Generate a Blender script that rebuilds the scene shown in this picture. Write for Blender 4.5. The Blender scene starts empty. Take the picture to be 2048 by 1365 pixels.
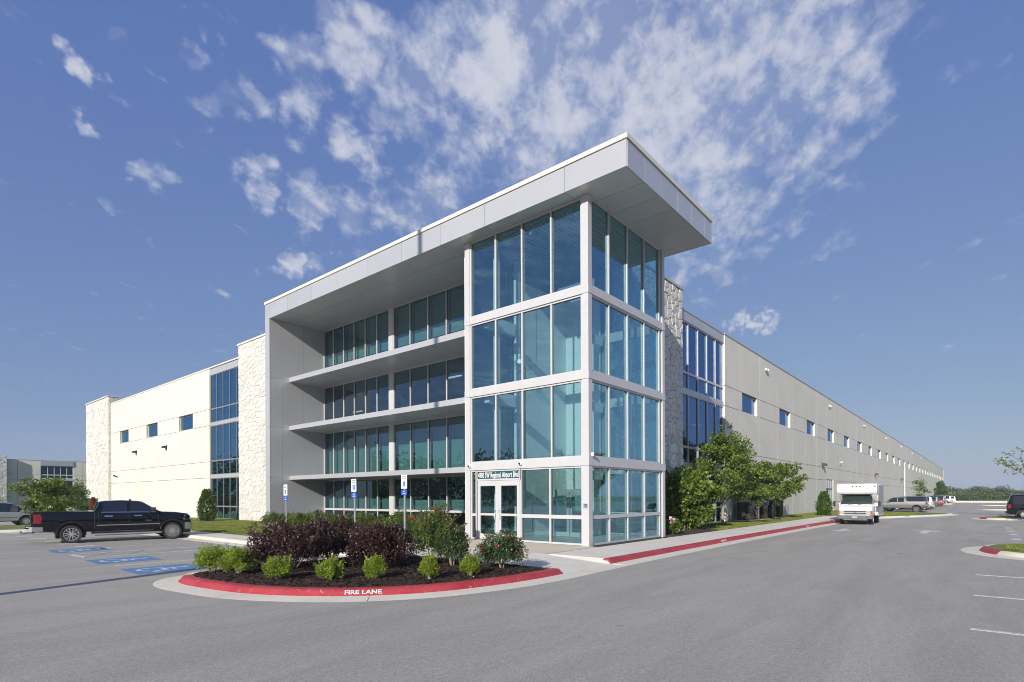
import bpy, bmesh, math, random
import numpy as np
from mathutils import Vector, Matrix
from math import radians, sin, cos, pi, sqrt, atan2, hypot

sc = bpy.context.scene
COL = sc.collection
RNG = random.Random(7)
NP = np.random.default_rng(11)

# ------------------------------------------------------------------ camera
FPX, CX, CY = 1120.0, 1024.0, 992.75          # focal length and centre in photo pixels (2048 wide)
YAW, ROLL = radians(40.121), -0.003845
CAM = Vector((-18.403, -11.632, 2.1))
_F = Vector((cos(YAW), sin(YAW), 0))
_R0 = Vector((sin(YAW), -cos(YAW), 0)); _U0 = Vector((0, 0, 1))
_R = _R0 * cos(ROLL) + _U0 * sin(ROLL)
_U = _U0 * cos(ROLL) - _R0 * sin(ROLL)
cam_d = bpy.data.cameras.new('camera'); cam = bpy.data.objects.new('camera', cam_d); COL.objects.link(cam)
cam_d.sensor_width = 36.0
cam_d.lens = 36.0 * FPX / 2048.0
cam_d.shift_x = 0.0
cam_d.shift_y = (CY - 682.5) / 2048.0
cam_d.clip_start = 0.1; cam_d.clip_end = 6000
M = Matrix(((_R.x, _U.x, -_F.x, CAM.x), (_R.y, _U.y, -_F.y, CAM.y), (_R.z, _U.z, -_F.z, CAM.z), (0, 0, 0, 1)))
cam.matrix_world = M
sc.camera = cam

def _ray(px, py): return _F + _R * ((px - CX) / FPX) + _U * ((CY - py) / FPX)
def gz(px, py, z=0.0):                         # point on the level z seen at a photo pixel
    d = _ray(px, py); return CAM + d * ((z - CAM.z) / d.z)
def gd(px, py, dep):                           # point at a depth
    return CAM + _ray(px, py) * dep
def pdir(px, py): return _ray(px, py).normalized()

# ------------------------------------------------------------------ world, sun, exposure
SUN_AZ = Vector((1.0, 0.27, 0)).normalized()   # horizontal direction in which the light travels
SUN_EL = radians(23.0)
W = bpy.data.worlds.new('World'); sc.world = W; W.use_nodes = True
nt = W.node_tree; N = nt.nodes; LK = nt.links; N.clear()
out = N.new('ShaderNodeOutputWorld'); bg = N.new('ShaderNodeBackground'); LK.new(bg.outputs[0], out.inputs[0])
sky = N.new('ShaderNodeTexSky'); sky.sky_type = 'NISHITA'; sky.sun_disc = False
sky.sun_elevation = SUN_EL
sky.sun_rotation = atan2(-SUN_AZ.x, -SUN_AZ.y)
sky.altitude = 400; sky.air_density = 1.0; sky.dust_density = 0.9; sky.ozone_density = 2.2
bg.inputs[1].default_value = 0.12
tc = N.new('ShaderNodeTexCoord')
def vm(op, a, b=None):
    n = N.new('ShaderNodeVectorMath'); n.operation = op
    LK.new(a, n.inputs[0]) if not isinstance(a, tuple) else setattr(n.inputs[0], 'default_value', a)
    if b is not None:
        LK.new(b, n.inputs[1]) if not isinstance(b, tuple) else setattr(n.inputs[1], 'default_value', b)
    return n
def mt(op, a, b=0.0, c=None, clamp=False, T=None):
    T = T or nt
    n = T.nodes.new('ShaderNodeMath'); n.operation = op; n.use_clamp = clamp
    for i, v in enumerate((a, b, c)):
        if v is None: continue
        if isinstance(v, (int, float)): n.inputs[i].default_value = v
        else: T.links.new(v, n.inputs[i])
    return n.outputs[0]
def smooth(v, lo, hi, T=None):
    T = T or nt
    n = T.nodes.new('ShaderNodeMapRange'); n.interpolation_type = 'SMOOTHSTEP'
    n.inputs['From Min'].default_value = lo; n.inputs['From Max'].default_value = hi
    T.links.new(v, n.inputs['Value']); return n.outputs['Result']
D = tc.outputs['Generated']
sep = N.new('ShaderNodeSeparateXYZ'); LK.new(D, sep.inputs[0])
zc = mt('MAXIMUM', sep.outputs[2], 0.03)
inv = mt('DIVIDE', 1.0, mt('ADD', zc, 0.06))
comb = N.new('ShaderNodeCombineXYZ')
LK.new(mt('MULTIPLY', sep.outputs[0], inv), comb.inputs[0]); LK.new(mt('MULTIPLY', sep.outputs[1], inv), comb.inputs[1])
PL = comb.outputs[0]                            # position on a level cloud deck
# rows of the deck run towards the upper right of the view: stretch the noise along them
mp = N.new('ShaderNodeMapping'); LK.new(PL, mp.inputs[0])
mp.vector_type = 'TEXTURE'; mp.inputs['Rotation'].default_value = (0, 0, radians(30)); mp.inputs['Scale'].default_value = (1.40, 0.80, 1)
def noise(vec, scale, detail, rough, dist=0.0):
    n = N.new('ShaderNodeTexNoise'); LK.new(vec, n.inputs['Vector']); n.inputs['Scale'].default_value = scale
    n.inputs['Detail'].default_value = detail; n.inputs['Roughness'].default_value = rough; n.inputs['Distortion'].default_value = dist
    return n.outputs[0]
n_small = noise(mp.outputs[0], 13.0, 7, 0.60, 0.25)
n_mid = noise(mp.outputs[0], 3.6, 4, 0.55, 0.3)
n_dir = noise(D, 34.0, 6, 0.6, 0.4)             # keeps puffs near the horizon the right size
def cnoise(scale, amp, detail=3):
    n = N.new('ShaderNodeTexNoise'); LK.new(D, n.inputs['Vector']); n.inputs['Scale'].default_value = scale; n.inputs['Detail'].default_value = detail; n.inputs['Roughness'].default_value = 0.6
    s = N.new('ShaderNodeVectorMath'); s.operation = 'SUBTRACT'; LK.new(n.outputs['Color'], s.inputs[0]); s.inputs[1].default_value = (0.5, 0.5, 0.5)
    k = N.new('ShaderNodeVectorMath'); k.operation = 'SCALE'; LK.new(s.outputs[0], k.inputs[0]); k.inputs['Scale'].default_value = amp; return k.outputs[0]
# coverage: places of the larger banks and puffs (direction, radius in degrees, weight)
BL = [  # px, py, radius px, weight
 (1150,150,250,0.72),(1330,230,270,0.76),(1480,120,240,0.70),(1280,380,210,0.70),(1560,250,180,0.52),(1640,60,200,0.56),(980,160,100,0.98),(975,100,70,0.75),(1080,60,230,0.70),(1390,330,190,0.70),(1250,60,240,0.68),
 (880,140,140,0.64),(700,90,90,0.74),(590,190,70,0.62),(600,120,60,0.45),(420,180,52,0.62),(470,150,50,0.5),(430,45,45,0.55),(395,70,40,0.45),(128,112,42,0.72),(180,130,32,0.55),
 (220,30,34,0.5),(185,222,26,0.45),(300,350,46,0.70),(345,366,38,0.56),(208,410,26,0.5),(500,320,42,0.66),(520,370,40,0.66),(600,380,54,0.72),(640,440,60,0.66),(720,455,60,0.66),(790,430,60,0.62),
 (690,290,58,0.74),(760,310,48,0.68),(860,400,70,0.60),(900,310,90,0.46),(800,220,90,0.5),(590,535,38,0.80),(640,540,34,0.60),(450,588,26,0.42),(460,432,24,0.42),(970,300,60,0.45),
 (1350,480,130,0.46),(1500,440,110,0.40),(1640,430,80,0.30),(1478,657,15,0.66),(1500,655,16,0.70),(1525,652,16,0.70),(1548,649,13,0.55),(1450,661,13,0.45),(1380,560,70,0.32),(1600,470,60,0.30),
 (1450,330,160,0.42),(1700,20,120,0.36),(1060,330,110,0.46),(295,100,22,0.38),(750,360,40,0.3),(1580,625,18,0.35)]
DW = vm('ADD', vm('ADD', D, cnoise(7.0, 0.16)).outputs[0], cnoise(26.0, 0.07)).outputs[0]
cov = None
for (bx, by, br, bw) in BL:
    d0 = pdir(bx, by); ang = math.acos(max(-1, min(1, d0.dot(pdir(bx + br, by)))))
    ang = max(ang, math.acos(max(-1, min(1, d0.dot(pdir(bx, by + br))))))
    dt = N.new('ShaderNodeVectorMath'); dt.operation = 'DISTANCE'; LK.new(DW, dt.inputs[0]); dt.inputs[1].default_value = tuple(d0)
    f = N.new('ShaderNodeMapRange'); f.interpolation_type = 'SMOOTHERSTEP'
    f.inputs['From Min'].default_value = ang * 1.55; f.inputs['From Max'].default_value = ang * 0.2
    f.inputs['To Min'].default_value = 0.0; f.inputs['To Max'].default_value = bw
    LK.new(dt.outputs['Value'], f.inputs['Value'])
    cov = f.outputs['Result'] if cov is None else mt('SMOOTH_MAX', cov, f.outputs['Result'], 0.12)
# thin general deck overhead and behind the viewer, so that glass has something to mirror
gen = smooth(sep.outputs[0], -0.1, -0.7)
cov = mt('MAXIMUM', cov, mt('MULTIPLY', gen, 0.42))
# small rounded puffs: soft cells on the cloud deck, ruffled by noise
vd = vm('ADD', mp.outputs[0], cnoise(16.0, 0.16, 5)).outputs[0]
def cells(scale):
    v = N.new('ShaderNodeTexVoronoi'); v.feature = 'SMOOTH_F1'; v.inputs['Scale'].default_value = scale; v.inputs['Smoothness'].default_value = 0.35
    LK.new(vd, v.inputs['Vector']); return mt('SUBTRACT', 0.98, v.outputs['Distance'])
puff = mt('ADD', mt('MULTIPLY', cells(6.0), 0.5), mt('MULTIPLY', cells(13.0), 0.5))
nn = mt('ADD', mt('MULTIPLY', n_small, 0.34), mt('ADD', mt('MULTIPLY', n_mid, 0.12), mt('ADD', mt('MULTIPLY', n_dir, 0.28), mt('MULTIPLY', puff, 0.26))))
dens = mt('ADD', mt('MULTIPLY', cov, 1.16), mt('MULTIPLY', mt('SUBTRACT', nn, 0.5), 3.5))
dens = mt('SUBTRACT', dens, mt('MULTIPLY', smooth(cov, 0.14, 0.0), 0.28))
mask = smooth(dens, 0.22, 0.98)
veil = mt('MULTIPLY', smooth(cov, 0.30, 0.85), 0.40)
mask = mt('MAXIMUM', mt('MULTIPLY', mask, 0.84), veil)
mask = mt('MULTIPLY', mask, smooth(sep.outputs[2], 0.02, 0.16))
# grade of the clear sky: less contrast between zenith and horizon, a little more violet
EXPO = 0.42; KX = 0.12 * 2 ** EXPO
ssep = N.new('ShaderNodeSeparateColor'); LK.new(sky.outputs[0], ssep.inputs[0]); scmb = N.new('ShaderNodeCombineColor')
for i_, (a_, p_) in enumerate(((0.373, 0.55), (0.413, 0.478), (0.552, 0.20))):
    LK.new(mt('MULTIPLY', mt('POWER', mt('MULTIPLY', ssep.outputs[i_], 0.153), p_), a_ / KX), scmb.inputs[i_])
cm = N.new('ShaderNodeMix'); cm.data_type = 'RGBA'
ccol = N.new('ShaderNodeMix'); ccol.data_type = 'RGBA'
ccol.inputs[6].default_value = (0.46 / KX, 0.51 / KX, 0.66 / KX, 1); ccol.inputs[7].default_value = (0.70 / KX, 0.71 / KX, 0.78 / KX, 1)
LK.new(smooth(dens, 0.55, 1.35), ccol.inputs[0])
LK.new(mask, cm.inputs[0]); LK.new(scmb.outputs[0], cm.inputs[6]); LK.new(ccol.outputs[2], cm.inputs[7])
LK.new(cm.outputs[2], bg.inputs[0])
W.cycles.sampling_method = 'MANUAL'; W.cycles.sample_map_resolution = 512

sl = bpy.data.lights.new('sun', 'SUN'); so = bpy.data.objects.new('sun', sl); COL.objects.link(so)
sl.energy = 4.1; sl.angle = radians(0.53); sl.color = (1.0, 0.945, 0.87)
sd = Vector((SUN_AZ.x * cos(SUN_EL), SUN_AZ.y * cos(SUN_EL), -sin(SUN_EL)))
so.rotation_euler = sd.to_track_quat('-Z', 'Y').to_euler()
so.location = (-60, -20, 60)
sc.view_settings.view_transform = 'Standard'; sc.view_settings.look = 'None'
sc.view_settings.exposure = EXPO; sc.view_settings.gamma = 1.0; sc.view_settings.use_curve_mapping = False
sc.render.engine = 'CYCLES'
sc.cycles.max_bounces = 10; sc.cycles.transparent_max_bounces = 24; sc.cycles.diffuse_bounces = 4; sc.cycles.glossy_bounces = 5
sc.cycles.caustics_reflective = False; sc.cycles.caustics_refractive = False
sc.cycles.use_denoising = True
sc.cycles.sample_clamp_indirect = 8
sc.cycles.pixel_filter_type = 'BLACKMAN_HARRIS'; sc.cycles.filter_width = 1.0

# ------------------------------------------------------------------ materials
def mat(name):
    m = bpy.data.materials.new(name); m.use_nodes = True
    t = m.node_tree; b = t.nodes['Principled BSDF']
    return m, t, b
def L_(t, a, b): t.links.new(a, b)
def tnoise(t, scale, detail=4, rough=0.55, dist=0.0, vec=None, coord='Object', stretch=None):
    n = t.nodes.new('ShaderNodeTexNoise'); n.inputs['Scale'].default_value = scale; n.inputs['Detail'].default_value = detail
    n.inputs['Roughness'].default_value = rough; n.inputs['Distortion'].default_value = dist
    c = t.nodes.new('ShaderNodeTexCoord')
    src = c.outputs[coord]
    if stretch:
        mpn = t.nodes.new('ShaderNodeMapping'); mpn.inputs['Scale'].default_value = stretch; L_(t, src, mpn.inputs[0]); src = mpn.outputs[0]
    L_(t, src if vec is None else vec, n.inputs['Vector'])
    return n.outputs[0]
def ramp(t, fac, stops):
    r = t.nodes.new('ShaderNodeValToRGB'); e = r.color_ramp.elements
    e[0].position, e[0].color = stops[0][0], (*stops[0][1], 1)
    e[1].position, e[1].color = stops[-1][0], (*stops[-1][1], 1)
    for p, c in stops[1:-1]:
        x = e.new(p); x.color = (*c, 1)
    L_(t, fac, r.inputs[0]); return r.outputs[0]
def mixc(t, fac, a, b, mode='MIX'):
    n = t.nodes.new('ShaderNodeMix'); n.data_type = 'RGBA'; n.blend_type = mode
    for i, v in ((0, fac), (6, a), (7, b)):
        if isinstance(v, (int, float)): n.inputs[i].default_value = v
        elif isinstance(v, tuple): n.inputs[i].default_value = (*v, 1)
        else: L_(t, v, n.inputs[i])
    return n.outputs[2]
def bump(t, b, h, strength=0.3, dist=0.02):
    n = t.nodes.new('ShaderNodeBump'); n.inputs['Strength'].default_value = strength; n.inputs['Distance'].default_value = dist
    L_(t, h, n.inputs['Height']); L_(t, n.outputs[0], b.inputs['Normal'])
def plain(name, col, rough=0.5, metal=0.0, spec=0.5, var=0.0, vscale=3.0, bumps=0.0, bscale=60, coat=0.0, emit=None, estr=0):
    m, t, b = mat(name)
    b.inputs['Roughness'].default_value = rough; b.inputs['Metallic'].default_value = metal
    b.inputs['Specular IOR Level'].default_value = spec; b.inputs['Coat Weight'].default_value = coat; b.inputs['Coat Roughness'].default_value = 0.03
    if var:
        n = tnoise(t, vscale, 5)
        lo = tuple(c * (1 - var) for c in col); hi = tuple(min(1, c * (1 + var)) for c in col)
        L_(t, ramp(t, n, [(0.3, lo), (0.7, hi)]), b.inputs['Base Color'])
    else: b.inputs['Base Color'].default_value = (*col, 1)
    if bumps: bump(t, b, tnoise(t, bscale, 3), bumps, 0.01)
    if emit: b.inputs['Emission Color'].default_value = (*emit, 1); b.inputs['Emission Strength'].default_value = estr
    return m

MT = {}
def asphalt():
    m, t, b = mat('asphalt'); b.inputs['Roughness'].default_value = 0.85; b.inputs['Specular IOR Level'].default_value = 0.35
    big = tnoise(t, 0.09, 5, 0.6, 0.6)
    streak = tnoise(t, 0.5, 4, 0.55, 0.2, stretch=(0.12, 1.6, 1))
    grain = tnoise(t, 38, 3, 0.75); fine = tnoise(t, 160, 2, 0.8)
    c = ramp(t, big, [(0.3, (0.31, 0.291, 0.250)), (0.7, (0.38, 0.358, 0.308))])
    c = mixc(t, 0.5, c, ramp(t, streak, [(0.3, (0.295, 0.276, 0.238)), (0.7, (0.39, 0.367, 0.316))]))
    c = mixc(t, 0.75, c, ramp(t, grain, [(0.30, (0.30, 0.30, 0.30)), (0.70, (0.74, 0.74, 0.74))]), 'OVERLAY')
    c = mixc(t, 0.55, c, ramp(t, tnoise(t, 11, 4, 0.8), [(0.30, (0.36, 0.36, 0.36)), (0.70, (0.66, 0.66, 0.66))]), 'OVERLAY')
    c = mixc(t, 0.40, c, ramp(t, tnoise(t, 0.9, 5, 0.7, 0.8, stretch=(0.35, 1.5, 1)), [(0.34, (0.40, 0.40, 0.40)), (0.62, (0.56, 0.56, 0.56))]), 'OVERLAY')
    vc = t.nodes.new('ShaderNodeTexVoronoi'); vc.feature = 'DISTANCE_TO_EDGE'; vc.inputs['Scale'].default_value = 0.16
    wob = t.nodes.new('ShaderNodeVectorMath'); wob.operation = 'ADD'; cw = t.nodes.new('ShaderNodeTexCoord'); nw = t.nodes.new('ShaderNodeTexNoise'); nw.inputs['Scale'].default_value = 1.1; nw.inputs['Detail'].default_value = 6
    L_(t, cw.outputs['Object'], nw.inputs['Vector']); L_(t, cw.outputs['Object'], wob.inputs[0]); L_(t, nw.outputs['Color'], wob.inputs[1]); L_(t, wob.outputs[0], vc.inputs['Vector'])
    crack = mt('MULTIPLY', smooth(vc.outputs['Distance'], 0.0026, 0.0006, t), smooth(tnoise(t, 0.12, 2), 0.53, 0.60, t), T=t)
    c = mixc(t, mt('MULTIPLY', crack, 0.55, T=t), c, (0.07, 0.068, 0.066))
    c = mixc(t, 0.30, c, ramp(t, fine, [(0.35, (0.25, 0.25, 0.25)), (0.65, (0.85, 0.85, 0.85))]), 'OVERLAY')
    spots = t.nodes.new('ShaderNodeTexVoronoi'); spots.inputs['Scale'].default_value = 0.5
    co = t.nodes.new('ShaderNodeTexCoord'); L_(t, co.outputs['Object'], spots.inputs['Vector'])
    sp = smooth(spots.outputs['Distance'], 0.075, 0.02, t)
    pick = t.nodes.new('ShaderNodeSeparateColor'); L_(t, spots.outputs['Color'], pick.inputs[0])
    sp = mt('MULTIPLY', sp, mt('GREATER_THAN', pick.outputs[0], 0.80, T=t), T=t)
    c = mixc(t, mt('MULTIPLY', sp, 0.55, T=t), c, (0.05, 0.05, 0.052))
    L_(t, c, b.inputs['Base Color'])
    bump(t, b, mt('ADD', grain, fine, T=t), 0.35, 0.012)
    return m
MT['asphalt'] = asphalt()
def concrete(name, a, bcol, scale=0.7, stain=0.5):
    m, t, b = mat(name); b.inputs['Roughness'].default_value = 0.8
    n1 = tnoise(t, scale, 6, 0.62, 0.3); n2 = tnoise(t, 22, 3, 0.7)
    c = ramp(t, n1, [(0.28, a), (0.72, bcol)])
    c = mixc(t, 0.35, c, ramp(t, n2, [(0.3, (0.35, 0.35, 0.35)), (0.7, (0.7, 0.7, 0.7))]), 'OVERLAY')
    L_(t, c, b.inputs['Base Color']); bump(t, b, n2, 0.15, 0.01); return m
MT['concrete'] = concrete('concrete', (0.61, 0.57, 0.485), (0.74, 0.695, 0.60))
MT['concrete2'] = concrete('warm_concrete', (0.56, 0.48, 0.36), (0.66, 0.58, 0.45))
MT['gutter'] = concrete('gutter_concrete', (0.60, 0.55, 0.44), (0.72, 0.665, 0.545), 0.9)
def redpaint():
    m, t, b = mat('red_kerb_paint'); b.inputs['Roughness'].default_value = 0.55
    n = tnoise(t, 1.3, 6, 0.6, 0.4); n2 = tnoise(t, 9, 6, 0.68, 0.8)
    c = ramp(t, n, [(0.3, (0.34, 0.028, 0.036)), (0.7, (0.44, 0.055, 0.060))])
    w = smooth(n2, 0.60, 0.67, t)
    c = mixc(t, mt('MULTIPLY', w, 0.7, T=t), c, (0.42, 0.33, 0.28))
    d = smooth(tnoise(t, 2.1, 8, 0.75, 0.6), 0.60, 0.74, t)
    c = mixc(t, mt('MULTIPLY', d, 0.55, T=t), c, (0.09, 0.03, 0.03))
    L_(t, c, b.inputs['Base Color']); bump(t, b, tnoise(t, 60, 3), 0.2, 0.006); return m
MT['red'] = redpaint()
def paintmark(name, col, wear=0.35, thr=0.56):
    m, t, b = mat(name); b.inputs['Roughness'].default_value = 0.7
    n = tnoise(t, 14, 6, 0.7); w = smooth(n, thr, thr + 0.12, t)
    c = mixc(t, mt('MULTIPLY', w, wear, T=t), col, (0.20, 0.20, 0.20)); L_(t, c, b.inputs['Base Color']); return m
MT['white_paint'] = paintmark('white_road_paint', (0.62, 0.62, 0.60), 0.65, 0.50)
MT['old_paint'] = paintmark('faded_road_paint', (0.36, 0.36, 0.355), 0.9, 0.46)
MT['blue_paint'] = paintmark('blue_road_paint', (0.085, 0.215, 0.42), 0.75, 0.50)
def wallpaint(name, c0, c1):
    m, t, b = mat(name); b.inputs['Roughness'].default_value = 0.75; b.inputs['Specular IOR Level'].default_value = 0.3
    n = tnoise(t, 0.25, 6, 0.6, 0.4); v = tnoise(t, 1.1, 5, 0.6, stretch=(1, 1, 0.12)); g = tnoise(t, 30, 3, 0.7)
    c = ramp(t, n, [(0.3, c0), (0.7, c1)])
    c = mixc(t, 0.22, c, ramp(t, v, [(0.3, (0.34, 0.34, 0.33)), (0.65, (0.56, 0.56, 0.56))]), 'OVERLAY')
    L_(t, c, b.inputs['Base Color']); bump(t, b, g, 0.12, 0.01); return m
MT['wall'] = wallpaint('painted_concrete_wall', (0.665, 0.635, 0.550), (0.725, 0.695, 0.610))
MT['joint'] = plain('panel_joint', (0.20, 0.195, 0.18), 0.9)
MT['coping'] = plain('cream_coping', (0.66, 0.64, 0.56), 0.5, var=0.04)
MT['lit_edge'] = plain('lit_joint_edge', (0.78, 0.755, 0.68), 0.7)  # pale colour stands for sunlight on the vertical joint edges of the long wall
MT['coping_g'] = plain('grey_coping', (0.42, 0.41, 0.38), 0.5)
def metalpanel():
    m, t, b = mat('silver_metal_panel'); b.inputs['Metallic'].default_value = 0.35; b.inputs['Roughness'].default_value = 0.36
    oi = t.nodes.new('ShaderNodeObjectInfo')
    n = tnoise(t, 0.6, 3)
    c = ramp(t, oi.outputs['Random'], [(0, (0.52, 0.525, 0.535)), (1, (0.55, 0.555, 0.565))])
    c = mixc(t, 0.12, c, ramp(t, n, [(0.3, (0.4, 0.4, 0.4)), (0.7, (0.6, 0.6, 0.6))]), 'OVERLAY')
    L_(t, c, b.inputs['Base Color']); return m
MT['panel'] = metalpanel()
MT['alu'] = plain('white_aluminium', (0.56, 0.555, 0.555), 0.38, 0.1, var=0.03)
MT['alu_g'] = plain('grey_aluminium', (0.30, 0.305, 0.315), 0.4, 0.4)
MT['tint2'] = None
MT['seal'] = plain('dark_seal', (0.05, 0.055, 0.055), 0.6)
def stonemat():
    m, t, b = mat('pale_limestone'); b.inputs['Roughness'].default_value = 0.85
    oi = t.nodes.new('ShaderNodeObjectInfo'); ge = t.nodes.new('ShaderNodeNewGeometry')
    r = mt('FRACT', mt('ADD', oi.outputs['Random'], ge.outputs['Random Per Island'], T=t), T=t)
    c = ramp(t, r, [(0, (0.56, 0.54, 0.49)), (0.4, (0.61, 0.595, 0.55)), (0.8, (0.64, 0.63, 0.59)), (1, (0.57, 0.56, 0.535))])
    n = tnoise(t, 5, 6, 0.65, 0.5); n2 = tnoise(t, 22, 4, 0.7)
    c = mixc(t, 0.4, c, ramp(t, n, [(0.3, (0.36, 0.35, 0.32)), (0.6, (0.58, 0.58, 0.58))]), 'OVERLAY')
    L_(t, c, b.inputs['Base Color']); bump(t, b, mt('ADD', n, mt('MULTIPLY', n2, 0.4, T=t), T=t), 0.6, 0.04); return m
MT['stone'] = stonemat()
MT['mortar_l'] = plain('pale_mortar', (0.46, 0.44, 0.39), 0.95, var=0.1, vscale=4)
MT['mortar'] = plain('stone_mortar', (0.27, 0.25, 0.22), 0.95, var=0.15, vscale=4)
def glass(name, trans, refl, f0, f1, pw=3.5, rough=0.0):
    m = bpy.data.materials.new(name); m.use_nodes = True; t = m.node_tree; t.nodes.clear()
    o = t.nodes.new('ShaderNodeOutputMaterial'); mx = t.nodes.new('ShaderNodeMixShader')
    tr = t.nodes.new('ShaderNodeBsdfTransparent'); tr.inputs[0].default_value = (*trans, 1)
    gl = t.nodes.new('ShaderNodeBsdfGlossy'); gl.inputs[0].default_value = (*refl, 1); gl.inputs['Roughness'].default_value = rough
    lw = t.nodes.new('ShaderNodeLayerWeight'); lw.inputs[0].default_value = 0.5
    fac = mt('ADD', f0, mt('MULTIPLY', mt('POWER', lw.outputs['Facing'], pw, T=t), f1, T=t), T=t, clamp=True)
    L_(t, fac, mx.inputs[0]); L_(t, tr.outputs[0], mx.inputs[1]); L_(t, gl.outputs[0], mx.inputs[2]); L_(t, mx.outputs[0], o.inputs[0])
    bn = t.nodes.new('ShaderNodeBump'); bn.inputs['Strength'].default_value = 0.02; bn.inputs['Distance'].default_value = 0.05
    L_(t, tnoise(t, 0.8, 2), bn.inputs['Height']); L_(t, bn.outputs[0], gl.inputs['Normal'])
    return m
MT['glass_t'] = glass('teal_clear_glass', (0.80, 0.915, 0.915), (0.52, 0.84, 1.0), 0.21, 0.60)
MT['glass_r'] = glass('green_window_glass', (0.54, 0.70, 0.69), (0.62, 0.78, 0.98), 0.15, 0.70)
MT['glass_b'] = glass('blue_window_glass', (0.36, 0.52, 0.58), (0.34, 0.68, 0.88), 0.44, 0.35, 3.0)
MT['glass_n'] = glass('navy_window_glass', (0.33, 0.44, 0.52), (0.33, 0.50, 0.82), 0.36, 0.40, 3.0)
MT['car_glass'] = glass('car_window_glass', (0.30, 0.34, 0.34), (0.9, 0.95, 1.0), 0.10, 0.8, 3.5)
def darkglass(name, col, f):
    m, t, b = mat(name); b.inputs['Base Color'].default_value = (*col, 1); b.inputs['Roughness'].default_value = 0.03
    b.inputs['Specular IOR Level'].default_value = f; b.inputs['Coat Weight'].default_value = 0.3; b.inputs['Coat Roughness'].default_value = 0.02
    return m
MT['tint'] = darkglass('tinted_car_glass', (0.010, 0.012, 0.015), 1.0)
MT['tint2'] = darkglass('windshield_glass', (0.025, 0.038, 0.038), 0.5)
MT['blind'] = plain('roller_blind', (0.62, 0.68, 0.64), 0.9)
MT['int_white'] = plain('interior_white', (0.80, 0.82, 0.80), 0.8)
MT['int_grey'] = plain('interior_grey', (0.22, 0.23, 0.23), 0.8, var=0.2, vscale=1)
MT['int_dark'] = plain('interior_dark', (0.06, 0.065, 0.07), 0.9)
MT['int_floor'] = plain('interior_floor', (0.35, 0.36, 0.34), 0.25, var=0.15)
MT['lamp_on'] = plain('lit_lamp_strip', (0.8, 0.8, 0.8), 0.5, emit=(1, 0.97, 0.9), estr=0.9)
MT['black'] = plain('black_plastic', (0.015, 0.015, 0.016), 0.5)
MT['rubber'] = plain('tyre_rubber', (0.028, 0.028, 0.029), 0.8, bumps=0.2, bscale=40)
MT['chrome'] = plain('chrome', (0.75, 0.76, 0.78), 0.12, 1.0)
MT['rim'] = plain('alloy_rim', (0.66, 0.66, 0.67), 0.25, 0.6)
MT['steel'] = plain('galvanised_post', (0.42, 0.44, 0.47), 0.45, 0.5, var=0.1)
MT['white_pl'] = plain('white_plastic', (0.78, 0.78, 0.76), 0.4)
MT['redlamp'] = plain('red_lens', (0.22, 0.006, 0.010), 0.12, spec=0.8, coat=0.5)
MT['amber'] = plain('amber_lens', (0.42, 0.09, 0.008), 0.15, spec=0.8, coat=0.5)
MT['clear'] = plain('clear_lens', (0.55, 0.57, 0.58), 0.08, 0.4, spec=0.9, coat=0.6)
def carpaint(name, col, metal=0.0, rough=0.3, dirt=0.06):
    m, t, b = mat(name); b.inputs['Metallic'].default_value = metal; b.inputs['Roughness'].default_value = rough
    b.inputs['Coat Weight'].default_value = 1.0; b.inputs['Coat Roughness'].default_value = 0.02
    if max(col) < 0.065: b.inputs['Specular IOR Level'].default_value = 0.05; b.inputs['Metallic'].default_value = 0.0; b.inputs['Roughness'].default_value = 0.6
    n = tnoise(t, 2.5, 5, 0.65)
    L_(t, mixc(t, mt('MULTIPLY', smooth(n, 0.45, 0.75, t), dirt, T=t), col, (0.30, 0.28, 0.25)), b.inputs['Base Color']); return m
MT['p_black'] = carpaint('black_car_paint', (0.0015, 0.002, 0.005), 0.0, 0.6, 0.0)
MT['p_silver'] = carpaint('silver_car_paint', (0.50, 0.51, 0.52), 0.6, 0.35)
MT['p_grey'] = carpaint('grey_car_paint', (0.20, 0.20, 0.19), 0.4, 0.35)
MT['p_dgrey'] = carpaint('dark_grey_car_paint', (0.06, 0.06, 0.065), 0.4, 0.4)
MT['p_navy'] = carpaint('navy_car_paint', (0.012, 0.02, 0.06), 0.3, 0.3)
MT['p_white'] = carpaint('white_truck_paint', (0.74, 0.74, 0.72), 0.0, 0.4, 0.18)
MT['p_red'] = carpaint('red_car_paint', (0.40, 0.015, 0.02), 0.1, 0.3)
MT['p_green'] = carpaint('dark_green_paint', (0.10, 0.15, 0.12), 0.0, 0.6, 0.2)
MT['grey_pl'] = plain('grey_bumper', (0.13, 0.13, 0.135), 0.45, var=0.35, vscale=4)
MT['alum_box'] = plain('aluminium_skin', (0.50, 0.52, 0.55), 0.35, 0.7, var=0.1, vscale=2)
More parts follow.
